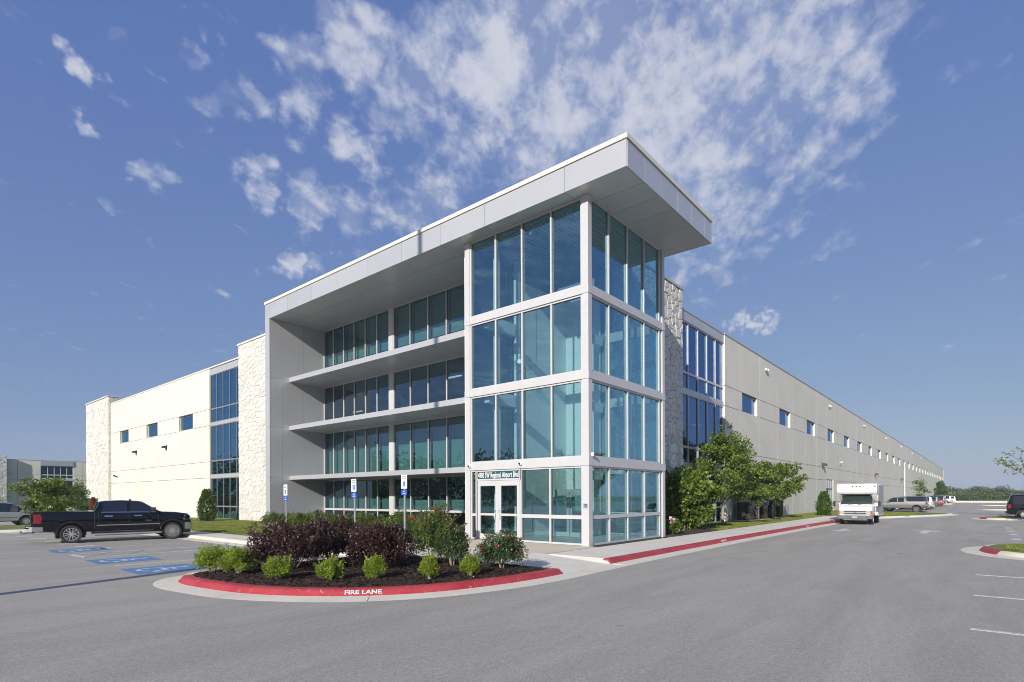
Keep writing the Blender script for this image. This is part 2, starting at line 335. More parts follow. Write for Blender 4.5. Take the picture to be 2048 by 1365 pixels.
def leafmat(name, dark, mid, light, trans=0.35, ns=1.6):
    m = bpy.data.materials.new(name); m.use_nodes = True; t = m.node_tree; t.nodes.clear()
    o = t.nodes.new('ShaderNodeOutputMaterial')
    ge = t.nodes.new('ShaderNodeNewGeometry'); nz = tnoise(t, ns, 3, 0.6)
    r = mt('ADD', mt('MULTIPLY', ge.outputs['Random Per Island'], 0.55, T=t), mt('MULTIPLY', smooth(nz, 0.3, 0.7, t), 0.45, T=t), T=t)
    c = ramp(t, r, [(0.15, dark), (0.5, mid), (0.9, light)])
    p = t.nodes.new('ShaderNodeBsdfPrincipled'); p.inputs['Roughness'].default_value = 0.42; L_(t, c, p.inputs['Base Color'])
    p.inputs['Specular IOR Level'].default_value = 0.45
    tl = t.nodes.new('ShaderNodeBsdfTranslucent'); L_(t, mixc(t, 0.5, c, light), tl.inputs[0])
    mx = t.nodes.new('ShaderNodeMixShader'); mx.inputs[0].default_value = trans
    L_(t, p.outputs[0], mx.inputs[1]); L_(t, tl.outputs[0], mx.inputs[2]); L_(t, mx.outputs[0], o.inputs[0]); return m
MT['lf_purple'] = leafmat('purple_leaf', (0.017, 0.008, 0.009), (0.042, 0.017, 0.017), (0.14, 0.066, 0.060), 0.2)
MT['lf_lime'] = leafmat('lime_leaf', (0.09, 0.14, 0.012), (0.25, 0.34, 0.022), (0.46, 0.56, 0.07), 0.35)
MT['lf_green'] = leafmat('green_leaf', (0.035, 0.07, 0.012), (0.075, 0.145, 0.022), (0.18, 0.26, 0.05), 0.3)
MT['lf_bright'] = leafmat('bright_green_leaf', (0.045, 0.08, 0.010), (0.115, 0.18, 0.022), (0.27, 0.35, 0.055), 0.34)
MT['lf_rose'] = leafmat('rose_leaf', (0.03, 0.06, 0.02), (0.07, 0.12, 0.04), (0.20, 0.25, 0.12), 0.25)
MT['lf_dark'] = leafmat('dark_green_leaf', (0.02, 0.045, 0.010), (0.045, 0.09, 0.015), (0.10, 0.17, 0.03), 0.25)
MT['lf_arb'] = leafmat('arborvitae_leaf', (0.03, 0.06, 0.008), (0.07, 0.13, 0.015), (0.15, 0.22, 0.03), 0.2)
MT['lf_rust'] = leafmat('rust_leaf', (0.16, 0.05, 0.015), (0.30, 0.09, 0.02), (0.45, 0.16, 0.04), 0.25)
MT['lf_tip'] = leafmat('bronze_tip_leaf', (0.10, 0.05, 0.02), (0.20, 0.10, 0.04), (0.32, 0.2, 0.08), 0.3)
MT['lf_far'] = leafmat('far_tree_leaf', (0.030, 0.052, 0.020), (0.068, 0.105, 0.032), (0.14, 0.18, 0.052), 0.2, 0.05)
MT['petal'] = leafmat('red_petal', (0.45, 0.01, 0.02), (0.62, 0.02, 0.035), (0.75, 0.06, 0.08), 0.3)
MT['petal_o'] = leafmat('orange_flower', (0.50, 0.04, 0.01), (0.65, 0.08, 0.02), (0.75, 0.16, 0.04), 0.3)
MT['petal_w'] = plain('pale_flower', (0.62, 0.66, 0.85), 0.7)
MT['petal_p'] = plain('pink_flower', (0.75, 0.45, 0.62), 0.7)
MT['bark'] = plain('bark', (0.13, 0.10, 0.075), 0.9, var=0.35, vscale=9, bumps=0.5, bscale=25)
MT['bark_l'] = plain('pale_bark', (0.30, 0.26, 0.20), 0.9, var=0.25, vscale=9, bumps=0.4, bscale=25)
def grassmat():
    m, t, b = mat('lawn_grass'); b.inputs['Roughness'].default_value = 0.8
    n = tnoise(t, 0.35, 6, 0.65, 0.4); n2 = tnoise(t, 11, 4, 0.7)
    c = ramp(t, n, [(0.3, (0.11, 0.15, 0.025)), (0.55, (0.19, 0.215, 0.045)), (0.78, (0.30, 0.28, 0.085))])
    c = mixc(t, 0.6, c, ramp(t, n2, [(0.3, (0.28, 0.28, 0.28)), (0.7, (0.75, 0.75, 0.75))]), 'OVERLAY')
    L_(t, c, b.inputs['Base Color']); bump(t, b, n2, 0.8, 0.05); return m
MT['grass'] = grassmat()
MT['blade'] = leafmat('grass_blade', (0.08, 0.13, 0.015), (0.19, 0.24, 0.035), (0.38, 0.37, 0.10), 0.3)
def mulchmat():
    m, t, b = mat('bark_mulch'); b.inputs['Roughness'].default_value = 0.9
    ge = t.nodes.new('ShaderNodeNewGeometry'); n = tnoise(t, 18, 5, 0.7)
    r = mt('ADD', mt('MULTIPLY', ge.outputs['Random Per Island'], 0.6, T=t), mt('MULTIPLY', n, 0.4, T=t), T=t)
    c = ramp(t, r, [(0.1, (0.022, 0.012, 0.008)), (0.55, (0.060, 0.034, 0.022)), (0.85, (0.13, 0.080, 0.055)), (1, (0.24, 0.17, 0.12))])
    L_(t, c, b.inputs['Base Color']); bump(t, b, n, 0.9, 0.04); return m
MT['mulch'] = mulchmat()

# ------------------------------------------------------------------ mesh helpers
class MB:
    def __init__(s): s.v = []; s.f = []; s.m = []
    def add(s, vs, fs, mi=0):
        o = len(s.v); s.v.extend(tuple(p) for p in vs); s.f.extend(tuple(i + o for i in f) for f in fs); s.m.extend([mi] * len(fs)); return s
    def box(s, x0, x1, y0, y1, z0, z1, mi=0):
        if x0 > x1: x0, x1 = x1, x0
        if y0 > y1: y0, y1 = y1, y0
        if z0 > z1: z0, z1 = z1, z0
        return s.add([(x0,y0,z0),(x1,y0,z0),(x1,y1,z0),(x0,y1,z0),(x0,y0,z1),(x1,y0,z1),(x1,y1,z1),(x0,y1,z1)],
                     [(0,3,2,1),(4,5,6,7),(0,1,5,4),(1,2,6,5),(2,3,7,6),(3,0,4,7)], mi)
    def quad(s, a, b, c, d, mi=0): return s.add([a, b, c, d], [(0, 1, 2, 3)], mi)
    def prism(s, pts, z0, z1, mi=0):
        n = len(pts)
        return s.add([(x, y, z0) for x, y in pts] + [(x, y, z1) for x, y in pts],
                     [tuple(range(n - 1, -1, -1)), tuple(range(n, 2 * n))] + [(i, (i + 1) % n, n + (i + 1) % n, n + i) for i in range(n)], mi)
    def tube(s, pts, r, n=8, mi=0, cap=True):
        pts = [Vector(p) for p in pts]; R = r if isinstance(r, (list, tuple)) else [r] * len(pts)
        o = []
        for i, p in enumerate(pts):
            d = (pts[min(i + 1, len(pts) - 1)] - pts[max(i - 1, 0)]).normalized()
            a = d.cross(Vector((0, 0, 1)) if abs(d.z) < 0.95 else Vector((1, 0, 0))).normalized(); b = d.cross(a)
            o += [p + (a * cos(2 * pi * k / n) + b * sin(2 * pi * k / n)) * R[i] for k in range(n)]
        fs = [(i * n + k, i * n + (k + 1) % n, (i + 1) * n + (k + 1) % n, (i + 1) * n + k) for i in range(len(pts) - 1) for k in range(n)]
        if cap: fs += [tuple(range(n))[::-1], tuple((len(pts) - 1) * n + k for k in range(n))]
        return s.add(o, fs, mi)
    def lathe(s, prof, n=24, axis='y', c=(0, 0, 0), mi=0, closed=False):
        o = []
        for (r, h) in prof:
            for k in range(n):
                a = 2 * pi * k / n; p = (r * cos(a), r * sin(a), h)
                if axis == 'y': p = (p[0], p[2], p[1])
                elif axis == 'x': p = (p[2], p[0], p[1])
                o.append((p[0] + c[0], p[1] + c[1], p[2] + c[2]))
        m = len(prof); fs = []
        for i in range(m if closed else m - 1):
            for k in range(n): fs.append((i * n + k, i * n + (k + 1) % n, ((i + 1) % m) * n + (k + 1) % n, ((i + 1) % m) * n + k))
        return s.add(o, fs, mi)
    def mesh(s, name, mats, smooth=None):
        me = bpy.data.meshes.new(name); me.from_pydata(s.v, [], s.f)
        for m in (mats if isinstance(mats, (list, tuple)) else [mats]): me.materials.append(m)
        if any(s.m): me.polygons.foreach_set('material_index', s.m)
        if smooth is not None:
            me.polygons.foreach_set('use_smooth', [True] * len(me.polygons)); me.set_sharp_from_angle(angle=radians(smooth))
        me.update(); return me
    def build(s, name, mats, parent=None, smooth=None, loc=None):
        return link(name, s.mesh(name, mats, smooth), parent, loc)
def link(name, data, parent=None, loc=None, rz=None):
    o = bpy.data.objects.new(name, data); COL.objects.link(o)
    if parent is not None: o.parent = parent
    if loc is not None: o.location = loc
    if rz is not None: o.rotation_euler = (0, 0, rz)
    return o
def tag(o, label=None, cat=None, group=None, kind=None):
    if label: o['label'] = label
    if cat: o['category'] = cat
    if group: o['group'] = group
    if kind: o['kind'] = kind
    return o
def thing(name, label, cat, loc=(0, 0, 0), rz=0.0, group=None):
    o = bpy.data.objects.new(name, None); COL.objects.link(o); o.location = loc; o.rotation_euler = (0, 0, rz)
    o.empty_display_size = 0.3
    return tag(o, label, cat, group)
def struct(name, mb, mats, smooth=None): return tag(mb.build(name, mats, None, smooth), kind='structure')
def stuff(name, label, cat, o): return tag(o, label, cat, kind='stuff')
def copy_tree(o, parent=None):
    c = o.copy(); COL.objects.link(c); c.parent = parent
    for ch in o.children: copy_tree(ch, c)
    return c
def np_mesh(name, verts, faces, mats, smooth=False):
    me = bpy.data.meshes.new(name); nv, nf, k = len(verts), len(faces), faces.shape[1]
    me.vertices.add(nv); me.vertices.foreach_set('co', np.ascontiguousarray(verts, dtype=np.float32).ravel())
    me.loops.add(nf * k); me.loops.foreach_set('vertex_index', np.ascontiguousarray(faces, dtype=np.int32).ravel())
    me.polygons.add(nf); me.polygons.foreach_set('loop_start', np.arange(0, nf * k, k, dtype=np.int32))
    for m in (mats if isinstance(mats, (list, tuple)) else [mats]): me.materials.append(m)
    me.update(calc_edges=True); return me
def txt(s, size, loc, rot, m, parent=None, name='lettering', sx=1.0, extrude=0.004, bold=0.0, align='CENTER', spacing=1.0):
    c = bpy.data.curves.new(name, 'FONT'); c.body = s; c.size = size; c.extrude = extrude; c.offset = bold; c.align_x = align; c.align_y = 'CENTER'; c.space_character = spacing
    c.resolution_u = 2; c.materials.append(m)
    tmp = bpy.data.objects.new('tmp_text', c); COL.objects.link(tmp); dg = bpy.context.evaluated_depsgraph_get()
    me = bpy.data.meshes.new_from_object(tmp.evaluated_get(dg)); bpy.data.objects.remove(tmp); me.name = name
    o = bpy.data.objects.new(name, me); COL.objects.link(o); o.location = loc; o.rotation_euler = rot; o.scale = (sx, 1, 1)
    if parent is not None: o.parent = parent
    return o
# ------------------------------------------------------------------ ground
g = MB(); g.box(-900, 1500, -1500, 1500, -0.40, -0.06); struct('ground', g, MT['grass'])
def sheet(name, pts, z, m, thick=0.02):
    b = MB(); b.prism([(p[0], p[1]) for p in pts], z - thick, z); return struct(name, b, m)
sheet('parking_lot', [(-120, -90), (168, -90), (168, 1.0), (2.0, 1.0), (2.0, 100), (-120, 100)], 0.0, MT['asphalt'], 0.3)

def offset_path(path, off, closed=False):
    n = len(path); o = []
    for i, p in enumerate(path):
        a = path[i - 1] if (i > 0 or closed) else None; b = path[(i + 1) % n] if (i < n - 1 or closed) else None
        ds = []
        if a is not None: d = Vector((p[0] - a[0], p[1] - a[1])).normalized(); ds.append(Vector((-d.y, d.x)))
        if b is not None: d = Vector((b[0] - p[0], b[1] - p[1])).normalized(); ds.append(Vector((-d.y, d.x)))
        nrm = ds[0] if len(ds) == 1 else (ds[0] + ds[1]).normalized()
        k = 1.0 if len(ds) == 1 else 1.0 / max(0.5, nrm.dot(ds[0]))
        o.append((p[0] + nrm.x * off * k, p[1] + nrm.y * off * k))
    return o
def resample(path, step):
    o = [path[0]]
    for a, b in zip(path[:-1], path[1:]):
        L = hypot(b[0] - a[0], b[1] - a[1]); k = max(1, int(round(L / step)))
        o += [(a[0] + (b[0] - a[0]) * i / k, a[1] + (b[1] - a[1]) * i / k) for i in range(1, k + 1)]
    return o
def spline(pts, sub=6):
    P = [Vector(p) for p in pts]; o = []
    for i in range(len(P) - 1):
        p0 = P[max(i - 1, 0)]; p1 = P[i]; p2 = P[i + 1]; p3 = P[min(i + 2, len(P) - 1)]
        for k in range(sub):
            t = k / sub
            q = 0.5 * ((2 * p1) + (-p0 + p2) * t + (2 * p0 - 5 * p1 + 4 * p2 - p3) * t * t + (-p0 + 3 * p1 - 3 * p2 + p3) * t ** 3)
            o.append((q.x, q.y))
    o.append((P[-1].x, P[-1].y)); return o
def sweep(mb, path, prof, mi=0):
    rows = [offset_path(path, o) for o, z in prof]; n = len(path); m = len(prof)
    vs = [(rows[j][i][0], rows[j][i][1], prof[j][1]) for i in range(n) for j in range(m)]
    mb.add(vs, [(i * m + j, (i + 1) * m + j, (i + 1) * m + j + 1, i * m + j + 1) for i in range(n - 1) for j in range(m - 1)] +
           [tuple(range(m)), tuple((n - 1) * m + j for j in range(m))[::-1]], mi)
KP = [(0, -0.02), (0.0, 0.012), (0.05, 0.055), (0.09, 0.105), (0.13, 0.14), (0.18, 0.152), (0.33, 0.154), (0.33, -0.02)]
GP = [(-0.52, -0.02), (-0.52, 0.0015), (-0.48, 0.005), (0.02, 0.022), (0.02, -0.02)]
def kerb(path, m, gut=True, side=1, seg=3.05, name='kerb', lab=None):
    """kerb in cast sections with open joints; side = +1: planting lies left of the path"""
    path = path if side == 1 else path[::-1]
    acc = 0; cur = [path[0]]; secs = []
    for a, b in zip(path[:-1], path[1:]):
        acc += hypot(b[0] - a[0], b[1] - a[1]); cur.append(b)
        if acc >= seg: secs.append(cur); cur = [b]; acc = 0
    if len(cur) > 1: secs.append(cur)
    for s in secs:
        d0 = Vector((s[1][0] - s[0][0], s[1][1] - s[0][1])).normalized() * 0.003
        d1 = Vector((s[-1][0] - s[-2][0], s[-1][1] - s[-2][1])).normalized() * 0.003
        s = [(s[0][0] + d0.x, s[0][1] + d0.y)] + s[1:-1] + [(s[-1][0] - d1.x, s[-1][1] - d1.y)]
        k = MB(); sweep(k, s, KP, 0); o = k.build(name, m, None, 35); tag(o, kind='structure')
        if gut:
            q = MB(); sweep(q, s, GP, 0); tag(q.build('gutter', MT['gutter'], None, 35), kind='structure')

# planted island in front of the entrance: kerb line as measured
isl = spline([(-6.11, -3.06), (-7.2, -3.06), (-8.55, -2.93), (-10.3, -2.45), (-11.64, -1.5), (-12.5, -0.3), (-12.95, 0.8), (-13.17, 2.1), (-13.24, 3.0), (-13.1, 3.75), (-12.72, 4.25), (-12.1, 4.45)], 8)
cut = 74
isl_red = isl[:cut]; isl_con = isl[cut - 1:] + [(-11.5, 4.5), (-10, 4.5), (-8.5, 4.5), (-7.35, 4.52), (-7.1, 4.75)] + [(-7.1 + 0.003 * k, 4.75 + 2.9 * k) for k in range(1, 11)]
kerb(isl_red, MT['red'], side=-1); kerb(isl_con, MT['gutter'], side=-1)
inner = offset_path(isl_red[::-1], 0.31)[::-1]
mul = [p for p in inner] + [(-12.4, 4.16), (-6.2, 4.16), (-6.13, 0.5), (-6.13, -2.8)]
# mulch bed, gently mounded
def mound(name, poly, z0, h, m, step=0.13, margin=0.7, seed=3):
    xs = [p[0] for p in poly]; ys = [p[1] for p in poly]
    def inside(x, y):
        c = False
        for i in range(len(poly)):
            (x1, y1), (x2, y2) = poly[i], poly[i - 1]
            if (y1 > y) != (y2 > y) and x < (x2 - x1) * (y - y1) / (y2 - y1) + x1: c = not c
        return c
    def dist(x, y):
        d = 9e9
        for i in range(len(poly)):
            (x1, y1), (x2, y2) = poly[i], poly[i - 1]; L = (x2 - x1) ** 2 + (y2 - y1) ** 2
            t = 0 if L == 0 else max(0, min(1, ((x - x1) * (x2 - x1) + (y - y1) * (y2 - y1)) / L))
            d = min(d, hypot(x - x1 - t * (x2 - x1), y - y1 - t * (y2 - y1)))
        return d
    bm = bmesh.new(); r = random.Random(seed)
    nx = int((max(xs) - min(xs)) / step) + 2; ny = int((max(ys) - min(ys)) / step) + 2; G = {}
    f = lambda x, y: z0 + h * min(1, dist(x, y) / margin) + r.uniform(-0.012, 0.012) if inside(x, y) else z0 - 0.26
    for i in range(nx):
        for j in range(ny):
            x = min(xs) + i * step - 0.1; y = min(ys) + j * step - 0.1
            G[i, j] = bm.verts.new((x, y, f(x, y)))
    for i in range(nx - 1):
        for j in range(ny - 1):
            q = [G[i, j], G[i + 1, j], G[i + 1, j + 1], G[i, j + 1]]
            if any(inside(v.co.x, v.co.y) for v in q): bm.faces.new(q)
    for v in list(bm.verts):
        if not v.link_faces: bm.verts.remove(v)
    me = bpy.data.meshes.new(name); bm.to_mesh(me); bm.free(); me.materials.append(m)
    me.polygons.foreach_set('use_smooth', [True] * len(me.polygons))
    o = link(name, me); tag(o, kind='structure'); return inside, dist
ins, dst = mound('planting_bed', mul, 0.125, 0.05, MT['mulch'])
def mulch_z(x, y): return 0.13 + 0.05 * min(1, dst(x, y) / 0.7)
def chips(name, label, n, inside, x0, x1, y0, y1, zf, seed=5, size=0.035):
    r = np.random.default_rng(seed); P = []
    while len(P) < n:
        x, y = r.uniform(x0, x1), r.uniform(y0, y1)
        if inside(x, y): P.append((x, y, zf(x, y)))
    P = np.array(P); a = r.uniform(0, 2 * pi, n); l = r.uniform(0.5, 1.7, n) * size; w = l * r.uniform(0.2, 0.45, n); t = r.uniform(-0.5, 0.5, n)
    dx = np.stack([np.cos(a) * np.cos(t), np.sin(a) * np.cos(t), np.sin(t)], 1) * l[:, None]
    dy = np.stack([-np.sin(a), np.cos(a), r.uniform(-0.4, 0.4, n)], 1) * w[:, None]
    up = np.array([0, 0, 1.0]) * r.uniform(0.006, 0.014, n)[:, None]
    P[:, 2] += 0.012
    V = np.concatenate([P - dx, P + dy + up, P + dx, P - dy + up, P + up * 0.2 - 0.01], 0)
    i = np.arange(n); F = np.concatenate([np.stack([i, i + 3 * n, i + 2 * n, i + n], 1)], 0)
    o = link(name, np_mesh(name, V, F, MT['mulch'])); stuff(name, label, 'mulch', o)
chips('mulch_chips', 'dark brown bark mulch chips spread over the kerbed island bed', 16000, lambda x, y: ins(x, y) and dst(x, y) > 0.03, -13.3, -6.1, -3, 4.3, mulch_z)

# pavement in front of the building, cast in slabs
def slabs(x0, x1, y0, y1, nx, ny, z=0.15, m=None, name='paving_slab', g=0.006):
    for i in range(nx):
        for j in range(ny):
            b = MB(); a0 = x0 + (x1 - x0) * i / nx + g; a1 = x0 + (x1 - x0) * (i + 1) / nx - g
            c0 = y0 + (y1 - y0) * j / ny + g; c1 = y0 + (y1 - y0) * (j + 1) / ny - g
            b.box(a0, a1, c0, c1, -0.05, z); tag(b.build(name, m or MT['concrete']), kind='structure')
sub = MB(); sub.box(-6.80, 0.3, 4.2, 7.2, -0.05, 0.10); sub.box(-6.1, 0.0, 0.7, 4.2, -0.05, 0.09); sub.box(-3.3, 0.0, -0.3, 0.7, -0.05, 0.09); sub.box(-3.0, 60, -2.6, -0.4, -0.05, 0.10); sub.box(-6.8, -5.4, 4.2, 34, -0.05, 0.10)
struct('pavement_base', sub, MT['joint'])
slabs(-6.77, -5.45, 4.5, 34.0, 1, 19)
slabs(-6.10, -3.35, 0.6, 4.5, 2, 3)
slabs(-5.45, -3.35, 4.5, 7.4, 1, 2)
slabs(-3.35, 0.0, -0.35, 7.0, 2, 3, 0.154, MT['concrete2'])
slabs(-3.2, 41.0, -2.62, -0.42, 29, 1)
# dropped ramp between the island and the red kerb
b = MB()
b.add([(-6.1, -3.05, 0.012), (-3.45, -2.95, 0.012), (-3.45, -0.35, 0.15), (-6.1, 0.6, 0.15), (-6.1, -3.05, -0.1), (-3.45, -2.95, -0.1), (-3.45, -0.35, -0.1), (-6.1, 0.6, -0.1)],
      [(0, 1, 2, 3), (0, 4, 5, 1), (1, 5, 6, 2), (2, 6, 7, 3), (3, 7, 4, 0)])
b.add([(-3.45, -2.95, 0.012), (-3.2, -2.62, 0.15), (-3.35, -0.35, 0.15), (-3.45, -0.35, 0.15)], [(0, 1, 2, 3)])
b.add([(-6.1, 0.6, .15), (-3.45, -0.35, .15), (-3.35, -0.35, .15), (-3.35, 0.6, .15)], [(0, 1, 2, 3)])
struct('entrance_ramp', b, MT['concrete'])
q = MB(); sweep(q, [(-3.4, -2.96), (-4.7, -3.0), (-6.15, -3.06)][::-1], GP[:], 0)
struct('gutter', q, MT['gutter'])
# red kerb along the road, then bare kerb round the nose
redk = resample([(-3.30, -2.92), (2.0, -2.88), (8, -2.86), (15, -2.9), (22, -2.98), (28.7, -3.1), (33, -3.3)], 1.5)
kerb(redk, MT['red'], side=1)
nose = spline([(33, -3.3), (37, -3.8), (41.5, -5.0), (46, -7.0), (50, -8.4), (54.2, -9.2), (56.2, -9.0), (57.0, -8.2), (57.3, -6.5), (57.4, -3), (57.4, -1)], 5)
kerb(nose, MT['concrete'], side=1)
sheet('lawn', [(41, -0.42), (41, -4.5), (46, -6.6), (50, -8.0), (54, -8.8), (56, -8.5), (56.9, -6.5), (57, -0.42)], 0.16, MT['grass'], 0.3)
sheet('lawn', [(7.1, -0.42), (57, -0.42), (57.2, 2.95), (7.1, 2.95)], 0.15, MT['grass'], 0.3)
sheet('lawn', [(57.2, 0.6), (170, 0.6), (318, 0.6), (318, 2.95), (57.2, 2.95)], 0.12, MT['grass'], 0.3)
sheet('sidewalk', [(57.6, -0.9), (166, -0.9), (166, 0.6), (57.6, 0.6)], 0.14, MT['concrete'], 0.3)
sheet('lawn', [(-5.43, 7.4), (-1.7, 7.4), (-1.7, 24.6), (3.2, 24.6), (3.2, 84), (-5.43, 84)], 0.155, MT['grass'], 0.3)
sheet('planting_bed', [(-1.7, 6.8), (3.2, 6.8), (3.2, 24.6), (-1.7, 24.6)], 0.16, MT['mulch'], 0.3)
sheet('planting_bed', [(7.0, -0.40), (12.6, -0.40), (13.4, 0.4), (13.6, 2.9), (7.0, 2.9)], 0.175, MT['mulch'], 0.1)
# strip with lawn on the far side of the left lot
a0 = gz(-260, 1072); a1 = gz(0, 1066); a2 = gz(150, 1061); c1 = gz(150, 1054, .15)
edge = [(a0.x, a0.y), (a1.x, a1.y), (a2.x, a2.y), (-7.2, 36.0)]
kerb(resample(edge, 2.5)[::-1], MT['gutter'], side=-1)
sheet('lawn', [(a0.x, a0.y + .3), (a1.x, a1.y + .3), (a2.x, a2.y + .3), (-7.0, 36.3), (-5.4, 33.8), (-5.4, 41.5), (a0.x, a0.y + 5.5)], 0.15, MT['grass'], 0.3)
# far kerb that closes the road
fk = MB(); fk.box(168, 168.5, -60, 1, -0.1, 0.32); struct('kerb', fk, MT['concrete'])
for (px, py, l, w) in ((1905, 1009.3, 4.0, 4.2), (1925, 1004.2, 5, 5)):
    p = gz(px, py); bb = MB(); bb.box(p.x, p.x + l, p.y, -0.9, -0.1, 0.16); struct('kerb_island', bb, MT['concrete'])

# right-hand islands
def island(tip, w, L, red=True):
    x, y = tip       # leftmost (+y) tip of the nose; island runs towards -y
    path = spline([(x - w / 2 - 0.5, y - L), (x - w / 2 - 0.3, y - L * 0.5), (x - w / 2 - .1, y - 2.2), (x - w / 2 + 0.35, y - 0.9), (x - w / 6, y - 0.12), (x + w / 6, y), (x + w / 2 - 0.3, y - 0.45), (x + w / 2 + 0.2, y - 1.6), (x + w / 2 + 0.4, y - L * 0.5), (x + w / 2 + 0.4, y - L)], 6)
    k = path[::-1]
    n = len(k); i0, i1 = int(n * 0.47), int(n * 0.60)
    kerb(k[:i0 + 1], MT['gutter'], side=1); kerb(k[i0:i1 + 1], MT['red'] if red else MT['gutter'], side=1); kerb(k[i1:], MT['gutter'], side=1)
    inn = offset_path(k, 0.30)
    sheet('lawn', inn, 0.16, MT['grass'], 0.3)
    return inn
I1 = island((8.6, -11.5), 5.0, 12)
I2 = island((44.0, -11.3), 4.6, 12)
for xx in (80, 118): island((xx, -11.4), 4.5, 12, False)

# painted markings
def strip(name, a, b, w, m, z=0.004, h=0.004):
    a = Vector((a[0], a[1])); b = Vector((b[0], b[1])); d = (b - a).normalized(); n = Vector((-d.y, d.x)) * w / 2
    k = MB(); k.prism([tuple(a - n), tuple(b - n), tuple(b + n), tuple(a + n)], z - 0.003, z + h - 0.003)
    return struct(name, k, m)
for x in (0.6, -3.28, -7.1): strip('stall_line', (x, -11.46), (x - 0.05, -17.0), 0.11, MT['white_paint'])
for x in (15.3, 19.1, 22.9, 26.7, 30.5): strip('stall_line', (x, -11.4), (x, -16.9), 0.11, MT['old_paint'])
for x in (50.5, 53.3, 56.1, 58.9, 61.7, 64.5, 67.3, 70.1, 72.9): strip('stall_line', (x, -11.4), (x, -16.9), 0.11, MT['old_paint'])
for x in (58.0, 61.0, 64.2, 67.4, 70.6, 73.8, 77.0, 80.2, 83.4): strip('stall_line', (x + 0.4, -6.4), (x + 0.4, -1.1), 0.11, MT['old_paint'])
for y in (17.5, 14.19, 12.47): strip('stall_line', (-13.1, y), (-7.75, y - 0.25), 0.11, MT['old_paint'] if y > 17 else MT['white_paint'])
strip('stall_line', (-13.07, 8.84), (-7.8, 8.55), 0.11, MT['white_paint'])
strip('stall_line', (-13.1, 14.24), (-13.0, 12.42), 0.14, MT['white_paint'])
for k in range(5): strip('hatch_line', (-12.9 + k * 1.1, 12.55 - 0.05 * k), (-11.9 + k * 1.1, 14.1 - 0.05 * k), 0.10, MT['old_paint'], 0.0055, 0.0025)
for k in range(7):                              # worn dashes that mark a crossing
    p = gz(20 + k * 27 + k * k * 0.6, 1068 + k * 4.9)
    strip('crossing_mark', (p.x - 0.32, p.y), (p.x + 0.32, p.y - 0.05), 0.42, MT['white_paint'])
for (px, py) in ((2017, 1056.5), (2021, 1062.5), (2027, 1069.5), (2033, 1079)):
    p = gz(px, py); strip('crossing_mark', (p.x, p.y + 0.16), (p.x, p.y - 0.16), 0.9, MT['white_paint'])
for y0 in (20.9, 24.3, 27.7, 31.1): strip('stall_line', (-13.3, y0), (-7.6, y0 - 0.25), 0.11, MT['old_paint'])
def arrow(x, y, sgn, m, s=1.0):
    pts = [(0, 0), (0.9, 0.55), (0.9, 0.14), (2.6, 0.14), (2.6, -0.14), (0.9, -0.14), (0.9, -0.55)]
    pts = [(x + sgn * a * s, y + sgn * b * s) for a, b in pts]; k = MB(); k.prism(pts, 0.001, 0.005); struct('road_arrow', k, m)
arrow(18.6, -5.15, 1, MT['white_paint'], 1.1); arrow(22.4, -9.1, -1, MT['white_paint'], 1.25)
for (px, py, s) in ((1918, 1017.5, 1), (1935, 1022, 1), (1998, 1016, -1), (1955, 1009, 1)):
    p = gz(px, py); arrow(p.x, p.y, s, MT['old_paint'], 1.3)

def access_symbol(cx, cy):
    """square of blue with the wheelchair figure; its top points towards the building (+x)"""
    k = MB(); k.prism([(cx - 0.9, cy - 0.85), (cx + 0.9, cy - 0.85), (cx + 0.9, cy + 0.85), (cx - 0.9, cy + 0.85)], 0.001, 0.005)
    struct('blue_symbol_square', k, MT['blue_paint'])
    w = MB()
    def P(u, v): return (cx + v, cy - u)        # u right, v up
    def stroke(pts, r):
        for a, b in zip(pts[:-1], pts[1:]):
            a = Vector(a); b = Vector(b); d = (b - a).normalized() * 1.0; n = Vector((-d.y, d.x)) * r; e = d * r * 0.6
            w.prism([P(*(a - e - n)), P(*(b + e - n)), P(*(b + e + n)), P(*(a - e + n))][::-1], 0.0052 + 0.0001 * len(w.v) / 8, 0.0062 + 0.0001 * len(w.v) / 8)
    w.prism([P(-0.10 + 0.115 * cos(t * pi / 6), 0.62 + 0.115 * sin(t * pi / 6)) for t in range(12)][::-1], 0.005, 0.0065)
    stroke([(-0.09, 0.45), (-0.04, -0.02)], 0.065)
    stroke([(-0.06, 0.22), (0.24, 0.22)], 0.045)
    stroke([(-0.04, 0.0), (0.27, 0.0), (0.42, -0.38), (0.56, -0.33)], 0.055)
    stroke([(-0.06 + 0.36 * cos(radians(a)), -0.28 + 0.36 * sin(radians(a))) for a in range(115, 346, 21)], 0.045)
    struct('wheelchair_symbol', w, MT['white_paint'])
for c in ((-12.4, 16.1), (-12.4, 10.55), (-12.4, 6.85)): access_symbol(*c)
